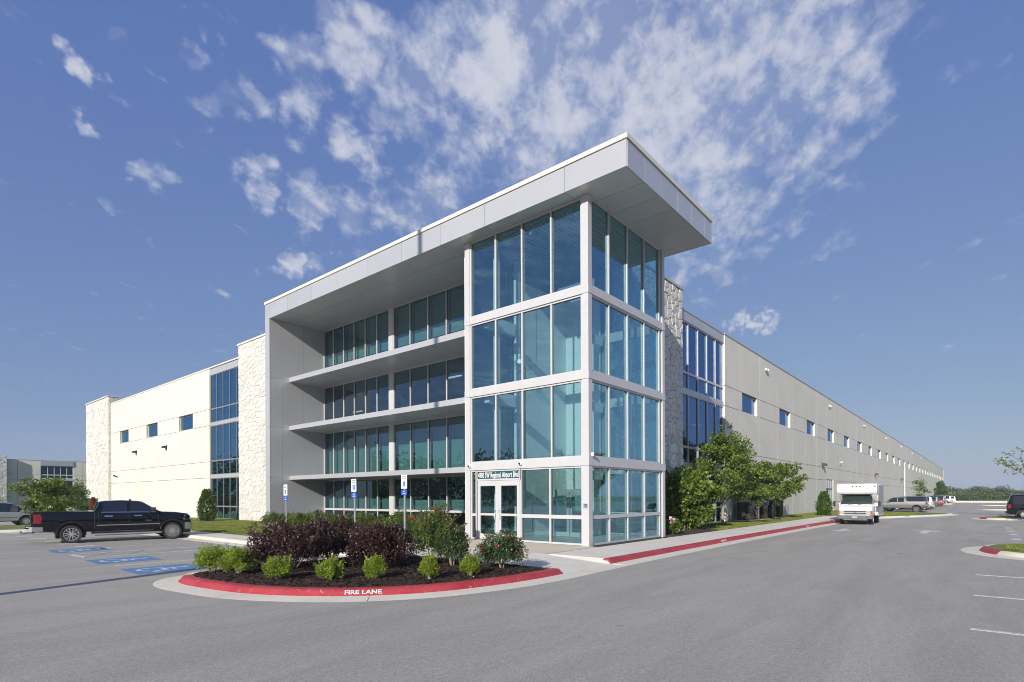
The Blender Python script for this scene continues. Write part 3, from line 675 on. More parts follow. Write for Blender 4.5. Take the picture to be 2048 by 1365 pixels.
# ------------------------------------------------------------------ building helpers
def clip_poly(poly, mx, my, nx, ny):
    o = []
    for i in range(len(poly)):
        a = poly[i - 1]; b = poly[i]; da = (a[0] - mx) * nx + (a[1] - my) * ny; db = (b[0] - mx) * nx + (b[1] - my) * ny
        if da <= 0: 
            o.append(a)
        if (da < 0 < db) or (db < 0 < da):
            t = da / (da - db); o.append((a[0] + (b[0] - a[0]) * t, a[1] + (b[1] - a[1]) * t))
    return o
def rubble(w, h, cw, ch, seed):
    """irregular stones that fill a w x h wall"""
    r = random.Random(seed); nx = max(1, round(w / cw)); ny = max(1, round(h / ch)); S = []
    for j in range(ny):
        for i in range(nx):
            S.append(((i + 0.5 + r.uniform(-0.38, 0.38)) * w / nx, (j + 0.5 + r.uniform(-0.38, 0.38)) * h / ny))
    out_ = []
    for k, (x, y) in enumerate(S):
        poly = [(0, 0), (w, 0), (w, h), (0, h)]; poly = clip_poly(poly, x - cw * 1.6, y, -1, 0); poly = clip_poly(poly, x + cw * 1.6, y, 1, 0)
        for (a, b) in S:
            if (a, b) != (x, y) and abs(a - x) < 3 * cw and abs(b - y) < 3 * ch:
                poly = clip_poly(poly, (a + x) / 2, (b + y) / 2, a - x, b - y)
                if len(poly) < 3: break
        if len(poly) >= 3: out_.append(((x, y), poly))
    return out_
def stone_pier(parent, name, w, h, mapf, cw=0.62, ch=0.42, seed=1, single=lambda u, v: True, rough=1.0, g=0.016):
    """backing slab is built by the caller; mapf(u, v, d) -> point, d = outward distance"""
    r = random.Random(seed + 50); rest = MB()
    for (cx, cy), poly in rubble(w, h, cw, ch, seed):
        d1 = (0.030 + r.uniform(0.0, 0.055) * rough); n = len(poly)
        tx, ty = r.uniform(-0.05, 0.05) * rough, r.uniform(-0.06, 0.06) * rough
        def shr(p, s, gg):
            dx, dy = cx - p[0], cy - p[1]; L = hypot(dx, dy) or 1; k = min(gg, L * 0.4) / L
            return (p[0] + dx * k, p[1] + dy * k)
        A = [shr(p, 0, g) for p in poly]; B = [shr(p, 0, g + 0.035) for p in poly]
        vs = [mapf(a, b, -0.02) for a, b in A] + [mapf(a, b, d1 * 0.55) for a, b in A] + \
             [mapf(a, b, max(0.01, d1 + (a - cx) * tx + (b - cy) * ty + r.uniform(-0.006, 0.006) * rough)) for a, b in B] + [mapf(cx, cy, d1 + r.uniform(0.0, 0.03) * rough)]
        fs = [(i, (i + 1) % n, n + (i + 1) % n, n + i) for i in range(n)] + [(n + i, n + (i + 1) % n, 2 * n + (i + 1) % n, 2 * n + i) for i in range(n)] + \
             [(2 * n + i, 2 * n + (i + 1) % n, 3 * n) for i in range(n)]
        if single(cx, cy):
            MB().add(vs, fs).build('stone', MT['stone'], parent)
        else: rest.add(vs, fs)
    if rest.v: tag(rest.build('stone_facing', MT['stone'], parent), kind='stuff')

OB = thing('office_building', 'long pale concrete building with a glass corner tower, silver canopy and white stone piers', 'building')
XR, YW = 3.25, 3.0           # front wall plane (faces -x) and long wall plane (faces -y)
ZS, ZF, ZC = 13.74, 14.72, 14.89
# main volume behind the walls
b = MB(); b.box(XR + 4.9, 318, YW + 4.2, 84, 0, 13.6); b.build('roof_deck', MT['int_grey'], OB)

# --- canopy frame (fascia panels, soffit panels, coping, end fin)
CX0, CY0, CX1, CY1 = -0.67, -2.04, 7.37, 24.5
def flat_panels(name, m, parent, cells, fn, g=0.008):
    for (u0, u1, v0, v1) in cells:
        fn(u0 + g, u1 - g, v0 + g, v1 - g).build(name, m, parent)
core = MB(); core.box(CX0 + 0.02, CX1 - 0.02, CY0 + 0.02, CY1 - 0.02, ZS + 0.02, ZF - 0.05); core.build('canopy_core', MT['joint'], OB)
ys = [CY0, 0.62, 4.8, 7.6, 10.4, 13.2, 16.0, 18.8, 21.6, 23.95, CY1]
for a, c in zip(ys[:-1], ys[1:]):
    MB().box(CX0, CX0 + 0.05, a + 0.008, c - 0.008, ZS, ZF - 0.02).build('fascia_panel', MT['panel'], OB)
xs = [CX0, 0.70, 2.15, 3.60, 5.05, 6.50, CX1]
for i, (a, c) in enumerate(zip(xs[:-1], xs[1:])):
    MB().box(a + (0.052 if i == 0 else 0.008), c - 0.008, CY0, CY0 + 0.05, ZS, ZF - 0.02).build('fascia_panel', MT['panel'], OB)
    if i < 5: MB().box(c - 0.007, c + 0.007, CY0 + 0.004, CY0 + 0.02, ZS + .01, ZF - 0.03).build('panel_joint', MT['coping'], OB)
MB().box(CX1 - 0.05, CX1, CY0 + 0.052, 9, ZS, ZF - 0.02).build('fascia_panel', MT['panel'], OB)
cp = MB(); cp.box(CX0 - 0.05, CX0 + 0.25, CY0 - 0.05, CY1 + 0.03, ZF, ZC); cp.box(CX0 + 0.25, CX1 + 0.05, CY0 - 0.05, CY0 + 0.25, ZF, ZC)
cp.box(CX1 - 0.25, CX1 + 0.05, CY0 + 0.25, 9, ZF, ZC); cp.box(CX0 + .25, CX1 - .25, CY0 + .25, CY1, ZF - 0.1, ZF + 0.02); cp.build('coping', MT['coping'], OB)
sx = [CX0 + 0.05, 0.70, 2.0, XR, 5.05, CX1 - 0.05]
for i, (a, c) in enumerate(zip(sx[:-1], sx[1:])):
    for d, e in zip(ys[:-1], ys[1:]):
        d2 = d + (0.05 if d == CY0 else 0)
        if a >= 3 and d >= 7: continue
        MB().box(a + 0.008, c - 0.008, d2 + 0.008, min(e, 23.92) - 0.008, ZS, ZS + 0.03).build('soffit_panel', MT['panel'], OB)
# end fin
FY0, FY1 = 23.92, 24.5
fin = MB(); fin.box(CX0 + 0.03, XR + 1.5, FY0 + 0.03, FY1 - 0.02, 0, ZS - 0.01); fin.build('fin_core', MT['joint'], OB)
for z0, z1 in ((0.05, 3.36), (3.37, 6.70), (6.71, 9.92), (9.93, ZS - 0.004)):
    MB().box(CX0, CX0 + 0.04, FY0, FY1, z0, z1).build('fin_panel', MT['panel'], OB)
    for a, c in ((CX0 + 0.05, 0.18), (0.19, 1.72), (1.73, XR)):
        MB().box(a, c, FY0, FY0 + 0.03, z0, z1).build('fin_panel', MT['panel'], OB)
# sun shelves of the recess
for z0, z1 in ((3.25, 3.51), (6.57, 6.85), (9.78, 10.08)):
    s = thing_shelf = MB(); s.box(0.67, XR + 0.02, 6.69, FY0 - 0.01, z0, z1); s.build('sun_shelf', MT['panel'], OB)
    for y in (9.9, 13.1, 16.3, 19.5, 22.0): MB().box(0.72, XR - 0.02, y, y + 0.012, z0 - 0.003, z0).build('panel_joint', MT['joint'], OB)

# --- curtain wall builder: plane 'x' (x const, faces -x) or 'y' (y const, faces -y)
def P3(pl, c, u, d, z): return (c + d, u, z) if pl == 'x' else (u, c + d, z)   # d inwards
def BX(mb, pl, c, u0, u1, d0, d1, z0, z1, mi=0):
    (mb.box(c + d0, c + d1, u0, u1, z0, z1, mi) if pl == 'x' else mb.box(u0, u1, c + d0, c + d1, z0, z1, mi))
def curtain(parent, pl, c, us, rows, gm, mw=0.065, md=0.13, name='curtain_wall', seal=True, fm='alu'):
    """us: mullion centres; rows: (z0, z1) pane rows"""
    fr = MB(); zb, zt = rows[0][0], rows[-1][1]
    for i, u in enumerate(us): BX(fr, pl, c, u - mw / 2, u + mw / 2, 0, md, zb, zt)
    for (z0, z1) in rows:
        for a, e in zip(us[:-1], us[1:]):
            BX(fr, pl, c, a + mw / 2, e - mw / 2, 0.004, md - 0.004, z0, z0 + mw); BX(fr, pl, c, a + mw / 2, e - mw / 2, 0.004, md - 0.004, z1 - mw, z1)
    f = fr.build(name, MT[fm], parent)
    for (z0, z1) in rows:
        for a, e in zip(us[:-1], us[1:]):
            p = MB(); BX(p, pl, c, a + mw / 2, e - mw / 2, md * 0.45, md * 0.45 + 0.022, z0 + mw, z1 - mw); p.build('pane', gm, f)
            if seal:
                s = MB(); 
                for (q0, q1, r0, r1) in ((a + mw / 2, a + mw / 2 + 0.018, z0 + mw, z1 - mw), (e - mw / 2 - 0.018, e - mw / 2, z0 + mw, z1 - mw), (a + mw / 2 + .018, e - mw / 2 - .018, z1 - mw - 0.02, z1 - mw)):
                    BX(s, pl, c, q0, q1, md * 0.42, md * 0.44, r0, r1)
                s.build('gasket', MT['seal'], f)
    return f
# recess windows, four storeys
U1 = [16.56 + 1.236 * k for k in range(7)]; U1 = U1[:-1] + [FY0 - 0.04]
U2 = [6.72, 8.25, 9.9, 11.40, 12.95, 14.54, 16.10]
for k, rows in enumerate((((0.17, 1.25), (1.25, 3.25)), ((3.51, 6.57),), ((6.85, 9.78),), ((10.08, ZS),))):
    curtain(OB, 'x', XR, U1, rows, MT['glass_r']); curtain(OB, 'x', XR, U2, rows, MT['glass_r'])
    p = MB(); p.box(XR - 0.03, XR + 0.12, 16.135, 16.525, rows[0][0], rows[-1][1]); p.build('window_pier', MT['alu'], OB)
# rooms behind them
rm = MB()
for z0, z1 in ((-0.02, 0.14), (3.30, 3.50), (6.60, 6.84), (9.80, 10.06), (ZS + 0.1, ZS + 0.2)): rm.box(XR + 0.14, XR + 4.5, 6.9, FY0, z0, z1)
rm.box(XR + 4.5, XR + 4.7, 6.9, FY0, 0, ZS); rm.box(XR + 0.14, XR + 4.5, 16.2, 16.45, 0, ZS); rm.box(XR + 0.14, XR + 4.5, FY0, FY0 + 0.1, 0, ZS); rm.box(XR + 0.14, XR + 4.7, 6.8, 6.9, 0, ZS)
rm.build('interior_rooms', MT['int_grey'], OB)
def blind(u0, u1, z0, z1, x=XR + 0.32):
    MB().box(x, x + 0.015, u0, u1, z0, z1).build('blind', MT['blind'], OB)
for a, c in list(zip(U1[:-1], U1[1:])) + list(zip(U2[:-1], U2[1:])):
    blind(a + 0.06, c - 0.06, 11.35, 13.66); blind(a + 0.06, c - 0.06, 3.60, 6.50); blind(a + .06, c - .06, 1.3, 2.05 if c > 16 else 1.9)
for (y, z, l) in ((22.3, 8.1, 1.0), (12.5, 9.2, 1.2)):
    MB().box(XR + 1.6, XR + 1.75, y - l / 2, y + l / 2, z, z + 0.06).build('ceiling_light', MT['lamp_on'], OB)
MB().box(XR + 1.0, XR + 1.06, 17.2, 17.45, 7.35, 7.62).build('wall_notice', MT['int_white'], OB)

# --- corner tower
TX, TY = 6.75, 6.68
colm = MB(); 
for (x0, x1, y0, y1) in ((0, 0.26, 0, 0.30), (0, 0.26, TY - 0.30, TY), (TX - 0.24, TX, 0, 0.28)):
    MB().box(x0, x1, y0, y1, 0.12, ZS - 0.004).build('tower_column', MT['alu'], OB)
for z0, z1 in ((3.277, 3.604), (6.643, 6.951), (9.955, 10.262)):
    for (x0, x1, y0, y1) in ((-0.02, 0.28, -0.02, 0.32), (-0.02, 0.28, TY - 0.32, TY + 0.02), (TX - 0.26, TX + 0.02, -0.02, 0.30)):
        MB().box(x0, x1, y0, y1, z0, z1).build('column_collar', MT['alu'], OB)
    for (y0, y1) in ((0.325, 3.34), (3.345, TY - 0.325)): MB().box(-0.014, 0.2, y0, y1, z0, z1).build('belt_panel', MT['alu'], OB)
    for (x0, x1) in ((0.285, 3.4), (3.405, TX - 0.265)): MB().box(x0, x1, -0.014, 0.2, z0, z1).build('belt_panel', MT['alu'], OB)
MB().box(-0.03, 0.29, -0.03, 0.33, ZS - 0.16, ZS - 0.006).build('column_cap', MT['alu'], OB)
MB().box(-0.03, 0.29, TY - 0.33, TY + 0.03, ZS - 0.16, ZS - 0.006).build('column_cap', MT['alu'], OB)
TR = ((3.604, 6.643), (6.951, 9.955), (10.262, ZS - 0.005))
TU = [0.335, 1.80, 3.33, 4.83, 6.34]; TV = [0.30, 1.66, 3.21, 4.75, 6.28, 6.48]
for r_ in TR:
    curtain(OB, 'x', 0.04, TU, (r_,), MT['glass_t'], 0.075, 0.15); curtain(OB, 'y', 0.04, TV[:5], (r_,), MT['glass_t'], 0.075, 0.15)
curtain(OB, 'y', 0.04, TV[:5], ((0.16, 1.26), (1.26, 3.277)), MT['glass_t'], 0.075, 0.15)
curtain(OB, 'x', 0.04, [0.335, 1.89, 3.42], ((0.16, 1.26), (1.26, 3.277)), MT['glass_t'], 0.075, 0.15)
curtain(OB, 'x', 0.04, [6.05, 6.34], ((0.16, 1.26), (1.26, 3.277)), MT['glass_t'], 0.06, 0.15)
# back glazing of the tower (faces +x, towards the long wall)
for (z0, z1) in ((0.16, 3.277),) + TR:
    curtain(OB, 'x', TX - 0.2, [0.31, 1.7, 3.1], ((z0, z1),), MT['glass_t'], 0.075, 0.15, seal=False)
for z0, z1 in ((3.277, 3.604), (6.643, 6.951), (9.955, 10.262)): MB().box(TX - 0.2, TX, 0.30, 3.1, z0, z1).build('belt_panel', MT['alu'], OB)
# door set with its transom sign
tr_ = curtain(OB, 'x', 0.04, [3.46, 6.01], ((2.80, 3.277),), MT['glass_t'], 0.075, 0.15)
for k, (y0, y1, hy) in enumerate(((3.50, 4.73, 4.60), (4.74, 5.97, 4.87))):
    d = MB()
    for (a, c, z0, z1) in ((y0, y0 + 0.16, 0.18, 2.79), (y1 - 0.16, y1, 0.18, 2.79), (y0 + 0.16, y1 - 0.16, 0.18, 0.42), (y0 + 0.16, y1 - 0.16, 2.56, 2.79), (y0 + 0.16, y1 - 0.16, 1.24, 1.34)):
        d.box(0.07, 0.13, a, c, z0, z1)
    D_ = d.build('entrance_door', MT['alu'], OB)
    for z0, z1 in ((0.42, 1.24), (1.34, 2.56)): MB().box(0.09, 0.11, y0 + 0.16, y1 - 0.16, z0, z1).build('pane', MT['glass_t'], D_)
    MB().tube([(0.07, hy, 1.12), (-0.03, hy, 1.13), (-0.04, hy, 1.3), (-0.03, hy, 1.5), (0.07, hy, 1.51)], 0.018, 8).build('handle', MT['white_pl'], D_, 40)
txt('4900 SW Regional Airport Blvd', 0.35, (0.055, 4.735, 3.03), (pi / 2, 0, -pi / 2), MT['white_pl'], tr_, 'lettering', 0.53, 0.004, 0.004)
MB().box(0.095, 0.10, 3.55, 5.93, 2.87, 3.20).build('sign_backing', plain('sign_teal', (0.02, 0.10, 0.13), 0.3), tr_)
# small notice plate on the corner column
MB().box(-0.012, 0.0, 0.06, 0.25, 1.62, 1.80).build('notice_plate', MT['steel'], OB)
pn = MB()
for k, w in enumerate((0.14, 0.10, 0.12)): pn.box(-0.016, -0.012, 0.09, 0.09 + w, 1.755 - k * 0.045, 1.775 - k * 0.045)
pn.build('plate_print', MT['seal'], OB)

# --- tower interior
ti = MB(); ti.box(0.2, 9.0, 0.2, 6.9, -0.02, 0.13); ti.build('lobby_floor', MT['int_floor'], OB)
wl = MB(); wl.box(2.55, 6.62, 5.55, 5.65, 0.13, ZS - 1.2); wl.box(6.55, 6.65, 3.45, 5.55, 0.13, ZS - 1.3)
wl.box(0.3, 9, 6.9, 7.0, 0.13, ZS)
wl.build('lobby_wall', MT['int_white'], OB)
bk = MB(); bk.box(0.3, 2.6, 6.45, 6.6, 0.13, ZS - 0.5); bk.build('lobby_back', MT['int_dark'], OB)
for z in (2.9, 6.35, 9.75):
    MB().box(0.3, 2.6, 5.45, 5.75, z, z + 0.55).build('lobby_beam', MT['int_white'], OB)
    MB().box(5.2, 6.5, 3.25, 3.45, z, z + 0.45).build('lobby_beam', MT['int_white'], OB)
for (x, y) in ((2.35, 5.5), (1.0, 5.6), (5.1, 3.3)):
    MB().box(x - 0.11, x + 0.11, y - 0.11, y + 0.11, 0.13, ZS - 0.4).build('lobby_column', MT['int_white'], OB)
for k in range(30):
    y = 0.25 + k * 0.22; MB().box(0.24, TX - 0.22, y, y + 0.11, ZS - 0.28, ZS - 0.16).build('roof_rib', MT['int_grey'], OB)
MB().box(0.24, TX - 0.22, 0.22, 6.9, ZS - 0.16, ZS - 0.06).build('roof_deck', MT['int_grey'], OB)
MB().box(0.3, 6.5, 3.0, 3.12, ZS - 0.55, ZS - 0.29).build('roof_beam', MT['int_grey'], OB)
# inner door set of the vestibule
iv = MB()
for (y0, y1) in ((2.6, 3.55), (3.6, 4.55)):
    for (a, c, z0, z1) in ((y0, y0 + 0.13, 0.15, 2.3), (y1 - 0.13, y1, 0.15, 2.3), (y0 + .13, y1 - .13, 0.15, 0.35), (y0 + .13, y1 - .13, 2.12, 2.3), (y0 + .13, y1 - .13, 1.1, 1.16)): iv.box(3.9, 3.97, a, c, z0, z1)
iv.box(3.88, 4.0, 2.5, 2.6, 0.15, 2.45); iv.box(3.88, 4.0, 4.55, 4.65, 0.15, 2.45); iv.box(3.88, 4.0, 2.5, 4.65, 2.31, 2.42)
iv.build('inner_door', MT['alu'], OB)
for (y0, y1) in ((2.73, 3.42), (3.73, 4.42)): MB().box(3.92, 3.94, y0, y1, 0.35, 2.12).build('pane', MT['glass_r'], OB)
# glass pendants hang in the tower
def pendant(x, y, z, first, lab):
    p = thing('pendant_lamp', lab, 'lamp', (x, y, z), 0, 'glass pendants in the tower')
    MB().tube([(0, 0, 0.55), (0, 0, ZS - 0.7 - z)], 0.012, 6).build('cord', MT['white_pl'], p)
    MB().lathe([(0.06, 0.34), (0.07, 0.55)], 12, 'z').build('lamp_holder', MT['white_pl'], p, 40)
    MB().lathe([(0.08, 0.36), (0.16, 0.30), (0.30, 0.12), (0.38, -0.06), (0.36, -0.10)], 20, 'z').build('lamp_shade', MT['clear_glass'], p, 60)
    MB().lathe([(0.0, 0.10), (0.08, 0.14), (0.10, 0.22), (0.05, 0.32), (0.0, 0.33)], 12, 'z').build('bulb', MT['lamp_on'], p, 60)
MT['clear_glass'] = glass('clear_lamp_glass', (0.80, 0.86, 0.86), (0.9, 0.95, 1.0), 0.12, 0.7)
pendant(1.4, 1.0, 8.75, True, 'large clear glass pendant lamp hanging behind the third storey glass beside the corner column')
pendant(1.9, 5.0, 8.2, False, 'small clear glass pendant lamp hanging at the door side of the tower')
# security cameras on the tower
def camera_dome(p, d, lab):
    t = thing('security_camera', lab, 'camera', p, 0, 'dome cameras on the tower')
    MB().lathe([(0.0, -0.09), (0.05, -0.085), (0.085, -0.04), (0.09, 0.0), (0.085, 0.03)], 14, 'x' if d == 'x' else 'y').build('housing', MT['white_pl'], t, 40)
    MB().lathe([(0.0, -0.125), (0.03, -0.118), (0.05, -0.09)], 12, 'x' if d == 'x' else 'y').build('lens', MT['black'], t, 40)
camera_dome((-0.045, 6.37, 3.47), 'x', 'white dome camera on the belt above the narrow pane left of the entrance doors')
camera_dome((-0.045, 3.36, 3.47), 'x', 'white dome camera on the belt right of the entrance sign')
camera_dome((0.2, -0.05, 3.70), 'y', 'white dome camera round the corner of the tower, above the first belt')

# --- stone piers
PH = 15.05
pb = MB(); pb.box(XR - 0.25, XR + 0.9, 32.45 - 8.0, 36.65, 0, PH - 0.14); pl_ = pb.build('stone_pier', MT['mortar_l'], OB)
LW = 36.65 - 32.2
stone_pier(pl_, 'p', LW + 1.6, PH - 0.2, lambda u, v, d: (XR - 0.25 - d, 36.65 - u, v + 0.05), 0.60, 0.37, 3, rough=0.35, g=0.016, single=lambda u, v: u < 2.9)
stone_pier(pl_, 'p', 1.05, PH - 0.2, lambda u, v, d: (XR - 0.25 + u, 36.65 + d, v + 0.05), 0.6, 0.8, 5, single=lambda u, v: False, rough=0.5)
MB().box(XR - 0.36, XR + 0.95, 24.5, 36.75, PH - 0.14, PH).build('coping', MT['coping'], pl_)
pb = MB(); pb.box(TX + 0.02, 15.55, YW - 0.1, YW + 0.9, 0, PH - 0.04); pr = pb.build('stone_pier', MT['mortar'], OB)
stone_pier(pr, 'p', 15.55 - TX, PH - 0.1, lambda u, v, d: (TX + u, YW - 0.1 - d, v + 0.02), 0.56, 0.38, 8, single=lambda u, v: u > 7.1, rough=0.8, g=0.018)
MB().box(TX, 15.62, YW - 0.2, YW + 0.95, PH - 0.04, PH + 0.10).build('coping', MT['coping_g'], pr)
pb = MB(); pb.box(XR - 0.3, XR + 0.9, 73.3, 83.4, 0, PH - 0.1); pf = pb.build('stone_pier', MT['mortar_l'], OB)
stone_pier(pf, 'p', 10.1, PH - 0.2, lambda u, v, d: (XR - 0.3 - d, 83.4 - u, v), 0.9, 0.5, 12, single=lambda u, v: False, rough=0.8)
stone_pier(pf, 'p', 1.2, PH - 0.2, lambda u, v, d: (XR - 0.3 + u, 73.3 - d, v), 0.6, 0.5, 13, single=lambda u, v: False, rough=0.8)
MB().box(XR - 0.4, XR + 0.95, 73.2, 83.5, PH - 0.1, PH + 0.03).build('coping', MT['coping'], pf)

# --- tilt-up wall panels with scored joints and punched windows
JZ = (3.90, 5.40, 8.75, 10.25)
HR = 14.0
def wall_panel(pl, c, u0, u1, win=None, tall=False, name='wall_panel', jz=JZ, top=HR, base=0.0, parent=None, wm=None, th=0.35, pane_rows=(8.78, 10.22), frame=True, gm=None):
    """outer face at c, thickness inward; joints are 4 cm wide grooves 3 cm deep; win = (ua, ub) opening in the window band"""
    m = MB(); g = 0.022; zs_ = [base] + list(jz) + [top]
    a, e = u0 + 0.012, u1 - 0.012
    for i in range(len(zs_) - 1):
        z0 = zs_[i] + (g if i else 0); z1 = zs_[i + 1] - (g if i < len(zs_) - 2 else 0)
        if tall and i < len(zs_) - 1 and i <= 3 and win:
            BX(m, pl, c, a, win[0], 0, th, z0, z1); BX(m, pl, c, win[1], e, 0, th, z0, z1)
        elif win and abs(zs_[i] - pane_rows[0]) < 0.1:
            BX(m, pl, c, a, win[0], 0, th, z0, z1); BX(m, pl, c, win[1], e, 0, th, z0, z1)
        else: BX(m, pl, c, a, e, 0, th, z0, z1)
    if win and not tall:
        BX(m, pl, c, a, win[0], 0.03, th, zs_[3] - g, zs_[3] + g); BX(m, pl, c, win[1], e, 0.03, th, zs_[3] - g, zs_[3] + g)
    for k, z in enumerate(jz):
        if tall and win: BX(m, pl, c, a, win[0], 0.03, th - .01, z - g, z + g, 1); BX(m, pl, c, win[1], e, 0.03, th - .01, z - g, z + g, 1)
        elif not (win and not tall and k == 2): BX(m, pl, c, a, e, 0.03, th - .01, z - g, z + g, 1)
    P_ = m.build(name, [wm or MT['wall'], MT['joint']], parent or OB)
    if win:
        f = MB(); z0, z1 = (pane_rows if not tall else (base + 0.1, pane_rows[1])); w = 0.06; d = 0.20
        z0 += 0.012; z1 -= 0.012
        for (q0, q1, r0, r1) in ((win[0], win[0] + w, z0, z1), (win[1] - w, win[1], z0, z1), (win[0] + w, win[1] - w, z0, z0 + w), (win[0] + w, win[1] - w, z1 - w, z1)):
            BX(f, pl, c, q0, q1, d, d + 0.08, r0, r1)
        W_ = f.build('window', MT['alu'], P_)
        p = MB(); BX(p, pl, c, win[0] + w, win[1] - w, d + 0.03, d + 0.05, z0 + w, z1 - w); p.build('pane', gm or (MT['glass_n'] if pl == 'y' else MT['glass_b']), W_)
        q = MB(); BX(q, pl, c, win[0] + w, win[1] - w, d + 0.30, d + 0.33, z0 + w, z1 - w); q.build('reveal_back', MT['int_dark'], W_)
    return P_
# long wall: 5.3 m panels, a window in every second one
x = 23.86; x1_ = 26.60
wall_panel('y', YW, 23.45, 26.60)
xp = 26.60; k = 0
while xp < 313:
    win = None; tall = False
    if k % 2 == 0:
        wa = xp + 0.72; win = (wa, wa + 3.85)
        if k == 22: tall = True
    if k in (10,): win = (wa, wa + 3.85)
    wall_panel('y', YW, xp, min(xp + 5.29, 314.5), win, tall)
    xp += 5.29; k += 1
XE = xp
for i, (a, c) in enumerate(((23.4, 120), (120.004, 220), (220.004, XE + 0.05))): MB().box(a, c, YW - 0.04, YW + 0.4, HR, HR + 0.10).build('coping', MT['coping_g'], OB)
jl = MB(); xx = 26.60
while xx < XE + 1: jl.box(xx - 0.018, xx + 0.018, YW - 0.003, YW + 0.05, 0, HR - 0.01); xx += 5.29
jl.build('joint_line', MT['lit_edge'], OB)  # sunlit joint edges, put in as pale strips
MB().box(XE - 0.2, XE, YW + 0.3, 84, 0, HR).build('end_wall', MT['wall'], OB)
# recessed service door in the long wall
dm = MB(); dm.box(58.2, 62.0, YW - 0.02, YW - 0.008, 0.12, 4.0, 0)
dm.build('door_surround', MT['int_dark'], OB)
for (a, c, z0, z1) in ((58.25, 59.2, 2.9, 3.9), (59.35, 60.3, 2.9, 3.9), (60.45, 61.4, 2.9, 3.9), (59.35, 60.3, 0.2, 2.75), (60.45, 61.4, 0.2, 2.75)):
    MB().box(a, c, YW - 0.06, YW - 0.021, z0, z1).build('door_leaf', MT['alu'], OB)
MB().box(61.7, 62.0, YW - 0.12, YW - 0.021, 0.12, 4.0).build('door_jamb', MT['coping'], OB)
# front wall left of the pier
LJ = [46.58, 51.4, 56.21, 61.22, 65.88, 73.3]; LJ = [43.25] + LJ
WN = {1: (47.15, 50.75), 3: (56.75, 60.25), 5: (66.45, 69.75)}
for i, (a, c) in enumerate(zip(LJ[:-1], LJ[1:])): wall_panel('x', XR, a, c, WN.get(i))
MB().box(XR - 0.05, XR + 0.4, 36.77, 73.15, HR, HR + 0.12).build('coping', MT['coping'], OB)
jl = MB()
for y in LJ[1:-1]: jl.box(XR + 0.006, XR + 0.05, y - 0.011, y + 0.011, 0, HR - 0.01)
jl.build('joint_line', MT['joint'], OB)
# glazed bays with their metal headers
def bay(pl, c, us, top_rows, gm, lo, hi):
    for rows in top_rows: curtain(OB, pl, c, us, rows, gm, *((0.075, 0.17) if pl == 'y' else (0.06, 0.11)), fm='alu' if pl == 'y' else 'alu_g')
    for z0, z1 in ((3.86, 4.18), (8.70, 9.00)):
        m = MB(); BX(m, pl, c, us[0] - 0.05, us[-1] + 0.05, -0.02, 0.2, z0, z1); m.build('spandrel', MT['panel'], OB)
    mid = (us[0] + us[-1]) / 2
    for a, e in ((us[0] - 0.05, mid - 0.006), (mid + 0.006, us[-1] + 0.05)):
        m = MB(); BX(m, pl, c, a, e, -0.06, 0.2, 13.38, HR - 0.01); m.build('header_panel', MT['panel'], OB)
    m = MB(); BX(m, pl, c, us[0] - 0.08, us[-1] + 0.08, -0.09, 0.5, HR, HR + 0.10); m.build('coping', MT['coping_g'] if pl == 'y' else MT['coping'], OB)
    m = MB()
    BX(m, pl, c, us[0] - .1, us[-1] + .1, 2.4, 2.5, 0, HR); BX(m, pl, c, us[0] - .1, us[0], 0.22, 2.4, 0, HR); BX(m, pl, c, us[-1], us[-1] + .1, 0.36, 2.4, 0, HR)
    for z0, z1 in ((-0.02, 0.1), (3.9, 4.1), (8.75, 8.95), (13.4, 13.5)): BX(m, pl, c, us[0], us[-1], 0.21, 2.4, z0, z1)
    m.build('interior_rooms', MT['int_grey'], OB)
RU = [15.62, 17.07, 18.70, 20.31, 21.93, 23.38]
bay('y', YW + 0.12, RU, (((0.14, 1.25), (1.25, 3.86)), ((4.18, 5.25), (5.25, 8.70)), ((9.00, 10.08), (10.08, 13.38))), MT['glass_n'], 0, 0)
LU = [36.72, 37.95, 39.28, 40.62, 41.95, 43.22]
bay('x', XR + 0.1, LU, (((0.16, 1.28), (1.28, 3.86)), ((4.18, 5.45), (5.45, 8.70)), ((9.00, 10.25), (10.25, 13.38))), MT['glass_b'], 0, 0)
for (x, z) in ((17.5, 7.2), (21.5, 7.2)): MB().box(x - 0.5, x + 0.5, YW + 1.2, YW + 1.5, z, z + 0.06).build('ceiling_light', MT['lamp_on'], OB)

# things fixed to the walls
def wall_lamp(pl, u, z, lab, m='black', s=1.0):
    t = thing('wall_lamp', lab, 'lamp', (u, YW, z) if pl == 'y' else (XR, u, z), 0 if pl == 'y' else -pi / 2, 'lamps on the concrete walls')
    k = MB(); k.add([(-0.18 * s, -0.28 * s, 0), (0.18 * s, -0.28 * s, 0), (0.18 * s, -0.02, 0), (-0.18 * s, -0.02, 0), (-0.15 * s, -0.22 * s, 0.14 * s), (0.15 * s, -0.22 * s, 0.14 * s), (0.18 * s, -0.02, 0.18 * s), (-0.18 * s, -0.02, 0.18 * s)],
          [(0, 3, 2, 1), (4, 5, 6, 7), (0, 1, 5, 4), (1, 2, 6, 5), (2, 3, 7, 6), (3, 0, 4, 7)])
    k.build('hood', MT[m], t); MB().box(-0.08, 0.08, -0.02, 0.0, -0.22 * s, 0.2 * s).build('bracket', MT[m], t)
    MB().box(-0.12 * s, 0.12 * s, -0.24 * s, -0.05, -0.012, -0.002).build('lens', MT['white_pl'], t)
wall_lamp('x', 54.2, 7.3, 'black hooded wall lamp on the front wall, nearer the glazed bay', s=1.5)
wall_lamp('x', 63.7, 7.3, 'black hooded wall lamp nearer the far stone pier', s=1.5)
